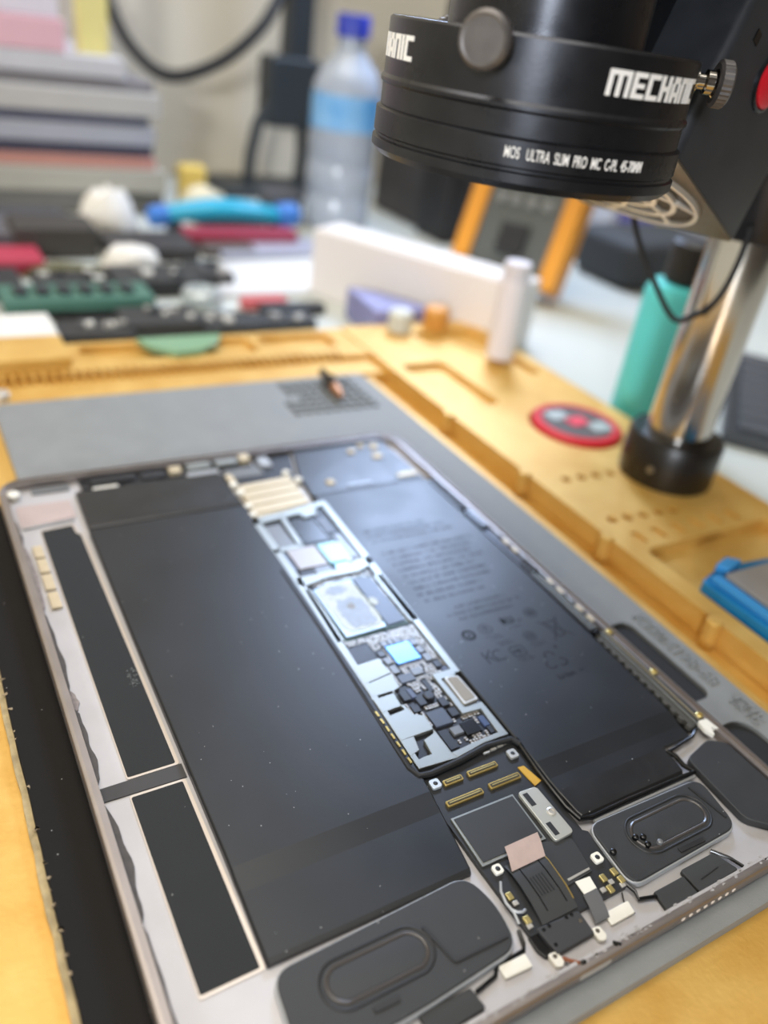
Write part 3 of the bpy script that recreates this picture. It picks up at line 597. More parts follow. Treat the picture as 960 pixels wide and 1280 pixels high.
for (x, y) in ((83.2, 5.8), (96.6, 6.2)):
    l_ = MB().prism(rpoly([(x - 1.3, y + 1.8), (x + 1.3, y + 1.6), (x + 1.5, y - 1.0), (x + .4, y - 2.0), (x - 1.2, y - 1.4)], .7), FL, 2.9).build('screw_lug', white, tab, .25)
    MB().lathe((x, y + .7, 2.86), (0, 0, 1), [(.6, 0), (.5, .1)], 12).build('lug_hole', bronze, l_)
MB().tube([(84.8, 5.4, 2.6), (85.6, 3.8, 3.4), (86.4, 2.2, 4.6)], .5, 8).build('rust_wire', mat('rust', (140, 84, 56), .6), tab)
MB().lathe((97.0, 2.6, 4.4), (.2, -.5, .3), [(.5, 0), (.6, 1.6), (.3, 2)], 10).build('sealant_bead', blackg, tab)
MB().lathe((86.6, 2.2, 4.5), (.5, -.1, .1), [(.4, 0), (.6, .7), (.3, 1.4)], 10).build('sealant_bead', blackg, tab)
MB().prism(rpoly([(70.2, 10.4), (77.6, 10.2), (77.4, 7.0), (70.0, 7.4)], .4), FL, 2.5).build('white_tab', white, tab, .2)
MB().prism(rpoly([(101.6, 9.8), (109.4, 9.8), (108.8, 6.6), (101, 6.6)], .5), FL, 2.4).build('white_tab', white, tab, .2)
MB().prism([(99.8, 18.8), (104.2, 18.4), (103.6, 15.0), (99.6, 15.2)], 3.2, 3.5).build('white_flex', white, tab, .05)
strip_curve([(99.2, 15.2, 3.3), (98.6, 12.5, 3.3), (98.0, 10, 2.9), (97.6, 8.4, 2.4)], 4.4, .2).build('grey_flex', mat('flex_mid', (96, 96, 97), .4), tab)
for x, y in ((82.3, 22.6), (82.5, 16.0), (107.2, 16.6), (106.8, 13.6), (111.0, 16.8), (111.2, 14.4)):
    MB().box(x - .8, x + .8, y - 1.0, y + 1.0, 2.9, 3.6).build('gold_clip', brass, tab, .2)
for x, y in ((82.6, 20.6), (82.2, 14.6), (108.4, 15.0), (110.6, 13.2), (105, 14.2)): MB().box(x - .7, x + .7, y - .6, y + .6, 2.9, 3.4).build('small_component', cappad, tab, .1)
MB().tube([(82.6, 26.6, 3.2), (81.0, 24.4, 3.5), (80.4, 21.5, 3.4), (80.8, 18.8, 3.2), (80.4, 16.2, 2.8)], .38, 8).build('antenna_wire', trimg, tab)
MB().tube([(80.5, 19.8, 3.3), (81.4, 18.4, 3.6), (82.6, 17.9, 3.6), (83.6, 18.2, 3.4)], .34, 8).build('antenna_wire', trimg, tab)
MB().tube([(79.6, 15.2, 2.4), (78.8, 12.2, 2.2), (78.0, 11.0, 2.0), (70, 10.6, 2), (68.4, 9.0, 2.2), (62.5, 8.0, 2.4)], .5, 8).build('speaker_wire', blackg, tab)
MB().prism(rpoly([(48.5, 9.4), (61.6, 9.2), (62.4, 4.2), (48.5, 3.6)], .7), FL, 3.0).build('microphone_cover', mat('cover_dark', (52, 53, 53), .7), tab, .3)
MB().tube([(111.5, 13.6, 3.0), (112.4, 10.5, 2.9), (112.0, 8.8, 2.6), (116.8, 7.4, 2.6)], .5, 8).build('speaker_wire', blackg, tab)
MB().prism(rpoly([(117, 8.6), (127.6, 8.6), (127.6, 3.2), (116.4, 3.4)], .6), FL, 2.7).build('microphone_cover', mat('cover_dark', (52, 53, 53), .7), tab, .3)
mc = MB().prism(rpoly([(127.9, 10.0), (140.4, 10.0), (143, 3.6), (127.9, 3.4)], 1.0), FL, 3.0).build('microphone_cover', mat('cover_dark', (52, 53, 53), .7), tab, .3)
MB().prism([(131, 5.6), (138, 6.2), (138, 6.5), (131, 5.9)], 3.0, 3.12).build('cover_ridge', blackm, mc)
MB().tube([(109.6, 12.0, 2.2), (108.2, 9.6, 2.0), (108.9, 6.6, 1.9)], .18, 6).build('loose_hair_wire', blackg, tab)
MB().tube([(140.5, 10.8, 2.6), (143.4, 7.0, 2.8), (144.8, 3.6, 2.8)], .5, 8).build('gasket_cord', blackg, tab)

# ------------------------------------------------------------------ microscope
MCX, MCY = 128.3, 130.8
scope = thing('microscope', 'black repair microscope with ring adapter, cooling fan and steel post', 'microscope', (295, 176, 2))
PX, PY = 295.5, 176.0
MB().lathe((PX, PY, 2), (0, 0, 1), [(22.5, 0), (22.8, 1), (22.8, 21), (21.6, 23), (16.2, 23.4)], 48).build('base_collar', mat('collar_black', (26, 22, 18), .35), scope)
MB().lathe((PX - 21, PY - 8, 12), (-.93, -.36, 0), [(1.6, 0), (1.6, 1.6)], 14).build('set_screw', steel, scope)
MB().lathe((PX, PY, 20), (0, 0, 1), [(15.2, 0), (15.2, 260)], 48).build('post', chrome, scope)
MB().lathe((PX, PY, 118), (0, 0, 1), [(19, 0), (19.6, 1), (19.6, 130)], 40).build('post_sleeve', micro, scope)
TH0 = math.atan2(CAM.y - MCY, CAM.x - MCX)
def ringpt(phi, r, z):
    t = TH0 + phi; return Vector((MCX + r * math.cos(t), MCY + r * math.sin(t), z))
RA, RB = 38.6, 39.6
ad_ = MB().lathe((MCX, MCY, 0), (0, 0, 1), [(30, 177.6), (RA - .6, 177.8), (RA, 177.2), (RA, 165.2), (RA + .6, 164.4), (RA + .6, 163.6), (RA, 163.0), (RA, 158.2), (30, 158.1)], 96, False, False).build('ring_adapter', micro, scope)
fr = MB().lathe((MCX, MCY, 0), (0, 0, 1), [(30, 158.1), (RB - .8, 158.1), (RB, 157.6), (RB, 152.2), (RB - .5, 151.8), (RB - .5, 151.2), (RB + .2, 150.8), (RB + .2, 148.8), (RB - 1.4, 147.2), (33, 147.0), (32, 148.6), (30, 148.6)], 96, False, False).build('filter_ring', micro, scope)
MB().lathe((MCX, MCY, 148.7), (0, 0, 1), [(32.5, 0), (32.5, 1.5)], 64).build('filter_glass', glassm, fr)
ob = MB().lathe((MCX, MCY, 0), (0, 0, 1), [(24.5, 160), (24.5, 204), (31, 212), (31, 262)], 64).build('objective_body', micro, scope)
# arm and head block behind the objective
ax = (Vector((PX, PY)) - Vector((MCX, MCY))).normalized(); ay = Vector((-ax.y, ax.x))
hbk = MB().obox((MCX + ax.x * 95, MCY + ax.y * 95, 264), (ax.x, ax.y, 0), (ay.x, ay.y, 0), (0, 0, 1), 75, 27, 42).build('head_arm', microm, scope, 4, 3)
MB().obox((MCX + ax.x * 62 + ay.x * 24, MCY + ax.y * 62 + ay.y * 24, 202), (ax.x, ax.y, 0), (ay.x, ay.y, 0), (0, 0, 1), 34, 21, 30).build('head_block', micro, scope, 3, 3)
# lettering wrapped round the rings
def wrap_text(vs, fs, phi0, z0, r, parent, name):
    MB().add([ringpt(phi0 + v[0] / r, r + (v[2] if len(v) > 2 else 0), z0 + v[1]) for v in vs], fs).build(name, letter, parent, smooth=0, fixn=False)
GL = {'M': [(0, 0, 1.4, 7), (1.4, 5.6, 7.2, 7), (2.9, 0, 4.3, 5.6), (5.8, 0, 7.2, 5.6)], 'E': [(0, 0, 1.5, 7), (1.5, 0, 4.6, 1.4), (1.5, 2.8, 4.2, 4.1), (1.5, 5.6, 4.6, 7)], 'C': [(0, 0, 1.5, 7), (1.5, 0, 4.6, 1.4), (1.5, 5.6, 4.6, 7)],
      'H': [(0, 0, 1.5, 7), (3.2, 0, 4.7, 7), (1.5, 2.8, 3.2, 4.2)], 'A': [(0, 0, 1.5, 5.2), (.7, 5.2, 3.9, 7), (3.1, 0, 4.6, 5.2), (1.5, 1.6, 3.1, 2.9)], 'N': [(0, 0, 1.5, 7), (1.5, 5.5, 4.6, 7), (3.1, 0, 4.6, 5.5)], 'I': [(0, 0, 1.5, 7)]}
def block_word(word, phi0, z0, r, parent, sc, zs):
    mbx = MB(); x = 0
    for ch_ in word:
        wd = max(q[2] for q in GL[ch_])
        for (a, b, c, d) in GL[ch_]:
            n = max(1, int((c - a) / 1.2)); rings = []
            for k in range(n + 1):
                xx = (x + a + (c - a) * k / n) * sc; sl = .02
                rings.append([ringpt(phi0 + (xx + sl * b * sc) / r, r - .2, z0 + b * zs), ringpt(phi0 + (xx + sl * d * sc) / r, r - .2, z0 + d * zs), ringpt(phi0 + (xx + sl * d * sc) / r, r + .12, z0 + d * zs), ringpt(phi0 + (xx + sl * b * sc) / r, r + .12, z0 + b * zs)])
            mbx.loops(rings)
        x += wd + .75
    mbx.build('ring_lettering', letter, parent, smooth=0)
block_word('MECHANIC', math.radians(23), 168.8, RA, ad_, .80, .74)
block_word('MECHANIC', math.radians(-98), 168.8, RA, ad_, .80, .74)
vs, fs = text_mesh('MOS   ULTRA  SLIM  PRO  MC  C-PL  45-70MM', 3.4, .12, .03)
wmax = max(v.x for v in vs)
wrap_text([(v.x * 34.6 / wmax, v.y, v.z + .02) for v in vs], fs, math.radians(-5.5), 154.0, RB, fr, 'ring_lettering')
# thumb screws
def thumb(phi, z, out):
    d = (ringpt(phi, 1, 0) - ringpt(phi, 0, 0)); p = ringpt(phi, RA - 1, z)
    MB().lathe(p, d, [(2.6, 0), (2.6, 2.4), (1.9, 2.6), (1.9, 4.2), (2.9, 4.6), (2.9, out - .5), (3.4, out)], 24).build('screw_stem', chrome, ad_)
    P = []; n = 60
    rings = []
    u = d.orthogonal().normalized(); v = d.cross(u)
    for r, h in ((4.6, out), (5.4, out + .5), (5.4, out + 3.0), (4.8, out + 3.6), (4.3, out + 3.4)):
        rings.append([p + d * h + (u * math.cos(2 * PI * k / n) + v * math.sin(2 * PI * k / n)) * (r * (1 + (.035 if (k % 2 and r > 5) else 0))) for k in range(n)])
    MB().loops(rings).build('thumb_screw', mat('screw_steel', (112, 108, 106), .45, .7, .1, 300), ad_, smooth=20)
for ph, zz in ((-14.5, 175.6), (97, 173.5), (216.5, 174)): thumb(math.radians(ph), zz, 7.0)
# cooling fan housing (tilted square duct aimed at the work)
K = 1.3
E1 = Vector((0.8767, 0.2087, -0.4333)); E2 = Vector((-0.2397, 0.9707, -0.0175)); E3 = Vector((0.417, 0.1192, 0.9011))
FC = CAM + (Vector((148.353, 112.111, 148.332)) - CAM) * K; hs = 25 * K
fh = MB(); rr = rrect(-hs, hs, -hs, hs, 3.2, 4)
fh.loops([[FC + E1 * a + E2 * b + E3 * h for a, b in rr] for h in (0, 95)])
fan = fh.build('fan_housing', microm, scope, smooth=40)
MB().loops([[FC + E1 * a + E2 * b + E3 * h for a, b in rrect(-hs + .3, hs - .3, -hs + .3, hs - .3, 3, 4)] for h in (-.8, .1)]).build('fan_plate', bronze, fan)
def fcirc(r, h, n=56): return [FC + (E1 * math.cos(2 * PI * k / n) + E2 * math.sin(2 * PI * k / n)) * r + E3 * h for k in range(n)]
MB().loops([fcirc(27.5, -.6), fcirc(27.5, -1.0)]).build('fan_opening', mat('fan_dark', (30, 28, 26), .5), fan)
grm = mat('grille_silver', (214, 206, 192), .3, .6)
MB().loops([fcirc(28.6, -.7), fcirc(28.6, -2.4), fcirc(27.2, -2.4), fcirc(27.2, -.7)], False, False).build('grille_rim', grm, fan)
for r in (7, 13, 20):
    MB().loops([fcirc(r + .9, -.9), fcirc(r + .9, -2.3), fcirc(r - .9, -2.3), fcirc(r - .9, -.9)], False, False).build('grille_ring', grm, fan)
MB().loops([fcirc(4.5, -.9, 24), fcirc(4.5, -2.2, 24), fcirc(3.4, -2.6, 24)]).build('grille_hub', mat('hub_dark', (70, 62, 66), .4), fan)
for k in range(7):
    t = 2 * PI * k / 7; mbx = MB(); rings = []
    for j in range(9):
        r = 5 + (27.4 - 5) * j / 8; a = t + .55 * j / 8; c = FC + (E1 * math.cos(a) + E2 * math.sin(a)) * r; tn = (-E1 * math.sin(a) + E2 * math.cos(a))
        rings.append([c - tn * .9 - E3 * .9, c + tn * .9 - E3 * .9, c + tn * .9 - E3 * 2.2, c - tn * .9 - E3 * 2.2])
    mbx.loops(rings).build('grille_spoke', grm, fan)
side = -E2
SB = FC - E2 * hs - E1 * hs            # corner A
def sidept(axl, e1, out): return SB + E3 * axl + E1 * e1 + side * out
bp = sidept(28.7 * K, 23.6 * K, -1.0)
MB().lathe(bp, side, [(8.2, 0), (8.2, 1.7), (7.4, 2.0), (7.0, 1.2)], 32).build('button_bezel', micro, fan)
MB().lathe(bp, side, [(6.9, 0), (6.9, 2.4), (5.8, 3.0)], 32).build('power_button', redm, fan)
pp = sidept(31.1 * K, 8.8 * K, 0); MB().obox(pp, E1, side, E3, 1.6, .4, 1.7).build('charge_port', blackg, fan)
cb_ = MB(); cpt = [(240, 205, 160), (247, 203, 136), (253, 200, 116), (262, 192, 98), (267, 178, 83), (269, 170, 86), (272, 163, 95), (276, 162, 110), (279, 164, 128)]
pts = []
for i in range(len(cpt) - 1):
    for k in range(4):
        t = k / 4; p0, p1, p2, p3 = [Vector(cpt[max(0, min(len(cpt) - 1, j))]) for j in (i - 1, i, i + 1, i + 2)]
        pts.append(.5 * ((2 * p1) + (p2 - p0) * t + (2 * p0 - 5 * p1 + 4 * p2 - p3) * t * t + (3 * p1 - p0 - 3 * p2 + p3) * t ** 3))
cb_.tube(pts, 1.3, 10).build('fan_cable', rubber, scope)

# ------------------------------------------------------------------ things on the tray
def simple(name, mbx, m_, label, cat, bevel=0, group=None): return tag(mbx.build(name, m_, None, bevel, 3), label, cat, group)
rt = thing('round_tin', 'round red tin with a silver and red label set in the tray', 'tin', (286, 232, -2.5))
MB().lathe((286, 232, -2.5), (0, 0, 1), [(24, 0), (24.5, .6), (24.5, 6.5), (23, 7.6), (20, 7.6), (19.2, 7.0)], 48).build('tin_body', redm, rt)
MB().lathe((286, 232, 4.4), (0, 0, 1), [(19, 0), (19, .5)], 40).build('label_disc', mat('label_dark', (86, 80, 78), .4), rt)
for dx, dy, m_ in ((-7, 9, mat('label_silver', (176, 184, 180), .4, .3)), (0, 0, mat('label_red', (222, 60, 80), .45)), (8, -9, mat('label_silver', (176, 184, 180), .4, .3))):
    MB().prism(rrect(286 + dx - 6, 286 + dx + 6, 232 + dy - 5, 232 + dy + 5, 1), 4.9, 5.6).build('label_panel', m_, rt)
bb = thing('blue_fixture', 'blue and grey clamp block sitting in the tray pocket at right', 'clamp', (270, 60, -2.8))
MB().prism(rpoly([(234, 98), (250, 103), (312, 96), (312, 26), (236, 26)], 2), -2.8, 6).build('blue_body', mat('blue_anodised', (20, 120, 176), .35, .25, .12, 100), bb, .8)
MB().prism(rpoly([(236.5, 96), (240.5, 96.5), (241, 30), (237.6, 30)], 1), 6, 9).build('blue_lip', mat('blue_light', (62, 150, 214), .35, .2), bb, .6)
MB().prism(rpoly([(243, 100.5), (252, 103), (257, 99), (246, 96)], 1), 6, 10).build('blue_tab', mat('blue_light', (62, 150, 214), .35, .2), bb, .6)
MB().prism(rpoly([(242, 95), (308, 94), (308, 30), (242, 30)], 2), 6, 9.4).build('grey_jaw', mat('jaw_grey', (150, 146, 142), .5, .3, .05, 100), bb, .5)

# ------------------------------------------------------------------ background clutter on the desk
wb = thing('white_carton', 'plain long white carton standing on the desk behind the tray', 'box', (295, 440, TZ))
d = Vector((338 - 254, 356 - 503)).normalized(); n_ = Vector((-d.y, d.x)); n_ = n_ if n_.x > 0 else -n_
A_, B_ = Vector((254, 505)), Vector((338, 358))
MB().prism([tuple(A_), tuple(B_), tuple(B_ + n_ * 34), tuple(A_ + n_ * 34)], TZ, 37).build('carton_body', mat('carton_white', (232, 224, 218), .6), wb, 1.2)
MB().prism([tuple(A_ + d * 4 + n_ * 3), tuple(B_ - d * 4 + n_ * 3), tuple(B_ - d * 4 + n_ * 31), tuple(A_ + d * 4 + n_ * 31)], 37, 38).build('carton_flap', mat('carton_flap', (222, 214, 206), .6), wb, .3)
tubeo = thing('white_tube', 'slim white capped tube standing upright beside the white carton', 'tube', (309, 333, 2))
MB().lathe((306, 330, 2), (0, 0, 1), [(8.4, 0), (9, .6), (9, 50)], 32).build('tube_body', mat('tube_white', (228, 222, 226), .5), tubeo)
MB().lathe((306, 330, 52), (0, 0, 1), [(8.4, 0), (8.4, 9), (7.6, 10)], 32).build('tube_cap', mat('tube_cap', (214, 208, 212), .5), tubeo)
tl = thing('turquoise_bottle', 'turquoise bottle with a black cap behind the steel post', 'bottle', (356, 246, TZ))
MB().lathe((356, 246, TZ), (0, 0, 1), [(19, 0), (21.5, 2), (21.5, 80), (19, 85), (9, 87)], 40).build('bottle_body', mat('turquoise', (92, 206, 204), .35), tl)
MB().lathe((356, 246, TZ + 87), (0, 0, 1), [(13, 0), (14, 1), (14, 20), (12, 22)], 32).build('bottle_cap', blackm, tl)
# orange-framed instrument
ins = thing('bench_meter', 'dark bench meter with orange side bumpers behind the white tube', 'meter', (440, 470, TZ))
lean = Vector((.36, .18, 1)).normalized(); along = Vector((-.55, .83, 0)).normalized(); thick = along.cross(lean).normalized()
def ipt(a, h, t): return Vector((440, 450, TZ + 14)) + along * a + lean * h + thick * t
def ibox(a0, a1, h0, h1, t0, t1, nm, m_, bv=1.0):
    P = [ipt(a, h, t) for h in (h0, h1) for a, t in ((a0, t0), (a1, t0), (a1, t1), (a0, t1))]
    return MB().add(P, [(3, 2, 1, 0), (4, 5, 6, 7), (0, 1, 5, 4), (1, 2, 6, 5), (2, 3, 7, 6), (3, 0, 4, 7)]).build(nm, m_, ins, bv)
orange = mat('orange_rubber', (226, 150, 44), .5)
ibox(-8, 8, 0, 140, -3, 34, 'bumper', orange, 3); ibox(72, 88, 0, 140, -3, 34, 'bumper', orange, 3)
fp = ibox(8, 72, 4, 134, 0, 32, 'meter_case', mat('meter_grey', (88, 90, 86), .5, 0, .1, 30), 1)
ibox(16, 64, 84, 124, -1, 1, 'display_window', mat('window_dark', (50, 54, 54), .3), .3)
for a in (16, 30, 44, 56): ibox(a, a + 8, 60, 68, -3, 1, 'meter_button', mat('btn', (130, 130, 126), .5), .8)
ibox(28, 52, 22, 46, -5, 1, 'meter_dial', blackm, 1)
# dark keypad at right
kb = thing('keypad', 'dark grey keypad lying on the desk right of the post', 'keypad', (470, 250, TZ))
kd = Vector((.78, .62)); kn = Vector((.62, -.78))
def kpt(a, b): q = Vector((396, 212)) + kd * a + kn * b; return (q.x, q.y)
MB().prism([kpt(-6, -6), kpt(170, -6), kpt(170, 80), kpt(-6, 80)], TZ, TZ + 8).build('keypad_body', mat('kb_body', (48, 50, 52), .5), kb, 1.5)
k0 = None
for i in range(8):
    for j in range(3):
        MB().prism([kpt(2 + i * 20, 2 + j * 24), kpt(18 + i * 20, 2 + j * 24), kpt(18 + i * 20, 22 + j * 24), kpt(2 + i * 20, 22 + j * 24)], TZ + 8, TZ + 11).build('key', mat('kb_key', (74, 76, 80), .5), kb, .8)
# water bottle
wbt = thing('water_bottle', 'clear plastic water bottle with blue cap and blue label', 'bottle', (376, 706, TZ))
BX, BY = 376, 706
clear = mat('bottle_clear', (196, 204, 216), .15, 0, trans=.35)
MB().lathe((BX, BY, TZ), (0, 0, 1), [(28, 0), (32, 4), (32, 30), (30.5, 33), (32, 36), (32, 60), (30.5, 63), (32, 66), (32, 128), (26, 142), (14, 155), (12.5, 160), (12.5, 168)], 40).build('bottle_body', clear, wbt)
MB().lathe((BX, BY, TZ + 92), (0, 0, 1), [(32.6, 0), (32.6, 30)], 40, False, False).build('bottle_label', mat('label_blue', (72, 152, 214), .4, c2=(150, 196, 232), vscale=40), wbt)
MB().lathe((BX, BY, TZ + 168), (0, 0, 1), [(15.5, 0), (15.5, 16), (14.5, 18)], 32).build('bottle_cap', mat('cap_blue', (48, 62, 168), .4), wbt)
# black clamp stand
st = thing('clamp_stand', 'black clamp stand with square head standing near the wall', 'stand', (350, 850, TZ))
MB().prism(rrect(300, 440, 820, 900, 8), TZ, TZ + 10).build('stand_base', mat('stand_black', (44, 48, 50), .5), st, 2)
MB().obox((385, 860, 92), (1, 0, 0), (0, 1, 0), (0, 0, 1), 30, 18, 34).build('stand_head', mat('stand_black', (44, 48, 50), .5), st, 4)
MB().box(376, 404, 846, 872, 124, 330).build('stand_column', mat('stand_black', (44, 48, 50), .5), st, 3)
MB().tube([(362, 852, 84), (346, 848, 60), (338, 845, 30), (336, 845, -4)], 6.5, 12).build('stand_leg', mat('stand_black', (44, 48, 50), .5), st)
MB().tube([(404, 860, 62), (406, 860, 30), (404, 860, -4)], 7, 12).build('stand_leg', mat('stand_black', (44, 48, 50), .5), st)
def spline(cp, n=8):
    pts = []
    cp = [Vector(p) for p in cp]
    for i in range(len(cp) - 1):
        for k in range(n):
            t = k / n; p0, p1, p2, p3 = [cp[max(0, min(len(cp) - 1, j))] for j in (i - 1, i, i + 1, i + 2)]
            pts.append(.5 * ((2 * p1) + (p2 - p0) * t + (2 * p0 - 5 * p1 + 4 * p2 - p3) * t * t + (3 * p1 - p0 - 3 * p2 + p3) * t ** 3))
    return pts + [cp[-1]]
simple('power_cable', MB().tube(spline([(196, 906, 205), (203, 894, 155), (216, 860, 118), (243, 830, 99), (285, 811, 115), (324, 808, 146), (350, 818, 178), (372, 838, 215)]), 6.0, 12), rubber, 'thick black cable hanging in a loop from the clamp stand', 'cable')
simple('tool_case', MB().box(470, 640, 700, 800, TZ, 150), mat('case_dark', (60, 56, 54), .6, 0, .3, 12), 'dark brown grey tool case behind the white carton', 'case', 6)
simple('speaker_box', MB().box(462, 486, 640, 690, TZ, 240), mat('case_black', (30, 28, 28), .5), 'tall narrow black box beside the water bottle', 'box', 3)
pk = thing('printed_pack', 'pale pack with yellow and violet print far behind the turquoise bottle', 'pack', (760, 640, TZ))
MB().box(690, 860, 640, 700, TZ, 40).build('pack_body', mat('pack_pale', (196, 196, 204), .5), pk, 2)
MB().box(700, 760, 639, 641, 4, 38).build('pack_print', mat('pack_violet', (120, 116, 196), .5), pk); MB().box(762, 800, 638.6, 641, 10, 39).build('pack_print', mat('pack_yellow', (214, 190, 70), .5), pk)
simple('dark_pouch', MB().prism(rrect(560, 690, 470, 560, 20), TZ, 34), mat('pouch', (52, 54, 56), .7), 'dark grey pouch lying behind the turquoise bottle', 'pouch', 12)
# stacked folders at left: (x0,x1,y0,y1,z0,z1,colour,label)
stack = [(-260, 212, 742, 915, 0, 20, (118, 114, 106), 'dark grey flat box at the bottom of the left stack'), (-260, 214, 738, 915, 20, 40, (176, 170, 156), 'beige cardboard folder second from bottom of the left stack'),
         (-255, 205, 742, 915, 40, 50, (196, 140, 126), 'salmon red thin folder low in the left stack'), (-260, 203, 744, 915, 50, 60, (74, 72, 88), 'dark violet grey folder above the salmon folder in the left stack'),
         (-258, 204, 740, 915, 60, 76, (168, 168, 176), 'light grey folder above the dark violet one in the left stack'), (-258, 200, 744, 920, 76, 84, (96, 98, 116), 'slate blue folder halfway up the left stack'),
         (-256, 208, 738, 915, 84, 103, (186, 182, 176), 'thick pale grey binder in the upper half of the left stack'), (-258, 205, 744, 920, 103, 112, (124, 120, 122), 'mid grey folder under the white paper ream'),
         (-262, 180, 742, 920, 112, 128, (196, 194, 196), 'off white paper ream near the top of the left stack'), (-262, 132, 742, 915, 128, 152, (222, 176, 184), 'pink folder near the top of the left stack'),
         (-262, 128, 744, 915, 152, 190, (216, 208, 216), 'pale lilac box on top of the left stack')]
for i, (x0, x1, y0, y1, z0, z1, c, lb_) in enumerate(stack):
    simple('folder', MB().box(x0, x1, y0, y1, TZ + z0, TZ + z1 - .3), mat('folder_%d' % i, c, .6, 0, .06, 20), lb_, 'folder', 1.5, 'folders stacked at the left')
simple('sticky_note', MB().prism([(146, 760), (172, 764), (170, 770), (144, 766)], TZ + 127.8, TZ + 210), mat('note_yellow', (222, 206, 130), .6), 'yellow card standing on the stack at upper left', 'card', .5)
simple('yellow_tag', MB().prism(rrect(236, 262, 765, 785, 5), TZ, 28), mat('tag_yellow', (222, 190, 96), .6), 'small yellow block between the left stack and clamp stand', 'block', 3)
def lump(cx, cy, rx, ry, h, z0=TZ, seed=0):
    rnd = random.Random(seed); rings = []
    for j, (f, q) in enumerate(((.92, 0), (1.0, .18), (.97, .45), (.8, .75), (.5, .94), (.15, 1.0))):
        rings.append([(cx + rx * f * math.cos(2 * PI * k / 14) * rnd.uniform(.82, 1.12), cy + ry * f * math.sin(2 * PI * k / 14) * rnd.uniform(.82, 1.12), z0 + h * q * (rnd.uniform(.9, 1.1) if j else 1)) for k in range(14)])
    return MB().loops(rings)
tissue = mat('tissue_white', (228, 222, 210), .8)
simple('crumpled_tissue', lump(142, 668, 26, 22, 38, TZ, 3), tissue, 'larger crumpled white tissue left of the cyan pliers', 'tissue')
simple('crumpled_tissue', lump(136, 572, 22, 16, 18, TZ, 5), tissue, 'smaller crumpled tissue in front of the cyan pliers', 'tissue')
simple('cotton_wad', lump(250, 745, 24, 16, 26, TZ, 9), mat('wad', (220, 208, 176), .8), 'cream cotton wad behind the cyan pliers', 'cotton')
# pliers with cyan handles
pg = thing('pliers', 'pliers with glossy cyan handles and blue tips among the clutter', 'pliers', (245, 668, TZ))
cy_ = mat('cyan_grip', (22, 160, 190), .3)
for s_ in (1, -1):
    pts = [(190 + 11 * k, 668 + s_ * 9 * math.sin(PI * k / 10), 6 + 6 * math.sin(PI * k / 10)) for k in range(11)]
    MB().tube(pts, 7, 10).build('handle', cy_, pg)
MB().lathe((176, 668, 4), (1, 0, .1), [(6, 0), (9, 4), (9, 16), (6, 20)], 16).build('blue_tip', mat('blue_tip', (60, 120, 196), .4), pg)
MB().lathe((292, 668, 6), (1, 0, .1), [(6, 0), (11, 5), (11, 20), (6, 26)], 16).build('blue_tip', mat('blue_tip', (60, 120, 196), .4), pg)
MB().box(194, 206, 658, 678, TZ, -1).build('rest_block', chipd, pg, 1); MB().box(290, 300, 658, 678, TZ, 0).build('rest_block', chipd, pg, 1)
simple('crimson_case', MB().prism(rrect(196, 300, 625, 648, 5), TZ, 2), mat('crimson', (150, 40, 62), .45), 'crimson flat case lying in front of the cyan pliers', 'case', 2)
simple('red_booklet', MB().box(-20, 74, 560, 600, TZ, -1), mat('red_cover', (176, 56, 76), .5), 'rose red booklet at the left edge of the clutter', 'booklet', 1)
simple('grey_drive', MB().box(-20, 88, 610, 660, TZ, 6), mat('drive_grey', (108, 108, 112), .4, .3), 'grey flat drive box at the left behind the red booklet', 'drive', 2)
simple('black_adapter', MB().box(60, 120, 600, 640, TZ, 12), mat('adapter', (62, 58, 52), .6), 'dark brown adapter block left of the small tissue', 'adapter', 3)
simple('olive_cloth', lump(88, 560, 30, 16, 8, TZ, 11), mat('olive', (88, 84, 52), .8), 'olive green rag lying left of the small tissue', 'rag')
simple('white_tray_card', MB().prism([(182, 500), (270, 498), (300, 585), (200, 575)], TZ, TZ + 4), mat('card_pale', (214, 212, 208), .5), 'large pale sheet of card lying left of the white carton', 'card', .5)
simple('grey_film', MB().prism([(215, 590), (300, 590), (320, 640), (225, 640)], TZ, TZ + 6), mat('film', (160, 160, 172), .35), 'grey translucent looking film pack behind the pale card', 'film', .5)
simple('silver_disc', MB().lathe((163, 486, TZ), (0, 0, 1), [(14, 0), (14, 10), (12, 12), (6, 12), (5, 9)], 28), mat('disc_s', (186, 192, 190), .3, .4), 'small silver round spool between the dark boards and pale card', 'spool')
simple('red_clip', MB().box(188, 222, 470, 482, TZ, TZ + 8), mat('clip_r', (196, 92, 92), .5), 'pale red clip on the front edge of the card', 'clip', 2)
gp = thing('green_circuit_board', 'long dark green circuit board lying across the clutter', 'circuit board', (80, 480, TZ))
MB().box(36, 124, 470, 500, TZ, TZ + 6).build('spacer', blackm, gp); MB().prism(rrect(34, 126, 468, 502, 2), TZ + 6, TZ + 13).build('board', mat('pcb_green', (70, 112, 96), .45), gp, .6)
for k in range(6): MB().box(42 + k * 13, 50 + k * 13, 478, 492, TZ + 13, TZ + 15.5).build('board_chip', chipd, gp, .4)
db = [(58, 100, 418, 446, 9, 'black circuit module nearest the white block'), (96, 146, 426, 458, 11, 'black circuit module behind the green glass piece'), (142, 182, 424, 450, 8, 'black circuit module right of the green glass piece'), (176, 226, 430, 452, 6, 'black flat module nearest the purple booklet'),
      (110, 170, 505, 545, 12, 'dark grey module behind the green circuit board'), (172, 200, 520, 560, 10, 'small dark module left of the pale card'), (60, 108, 512, 540, 10, 'dark module behind the left end of the green board')]
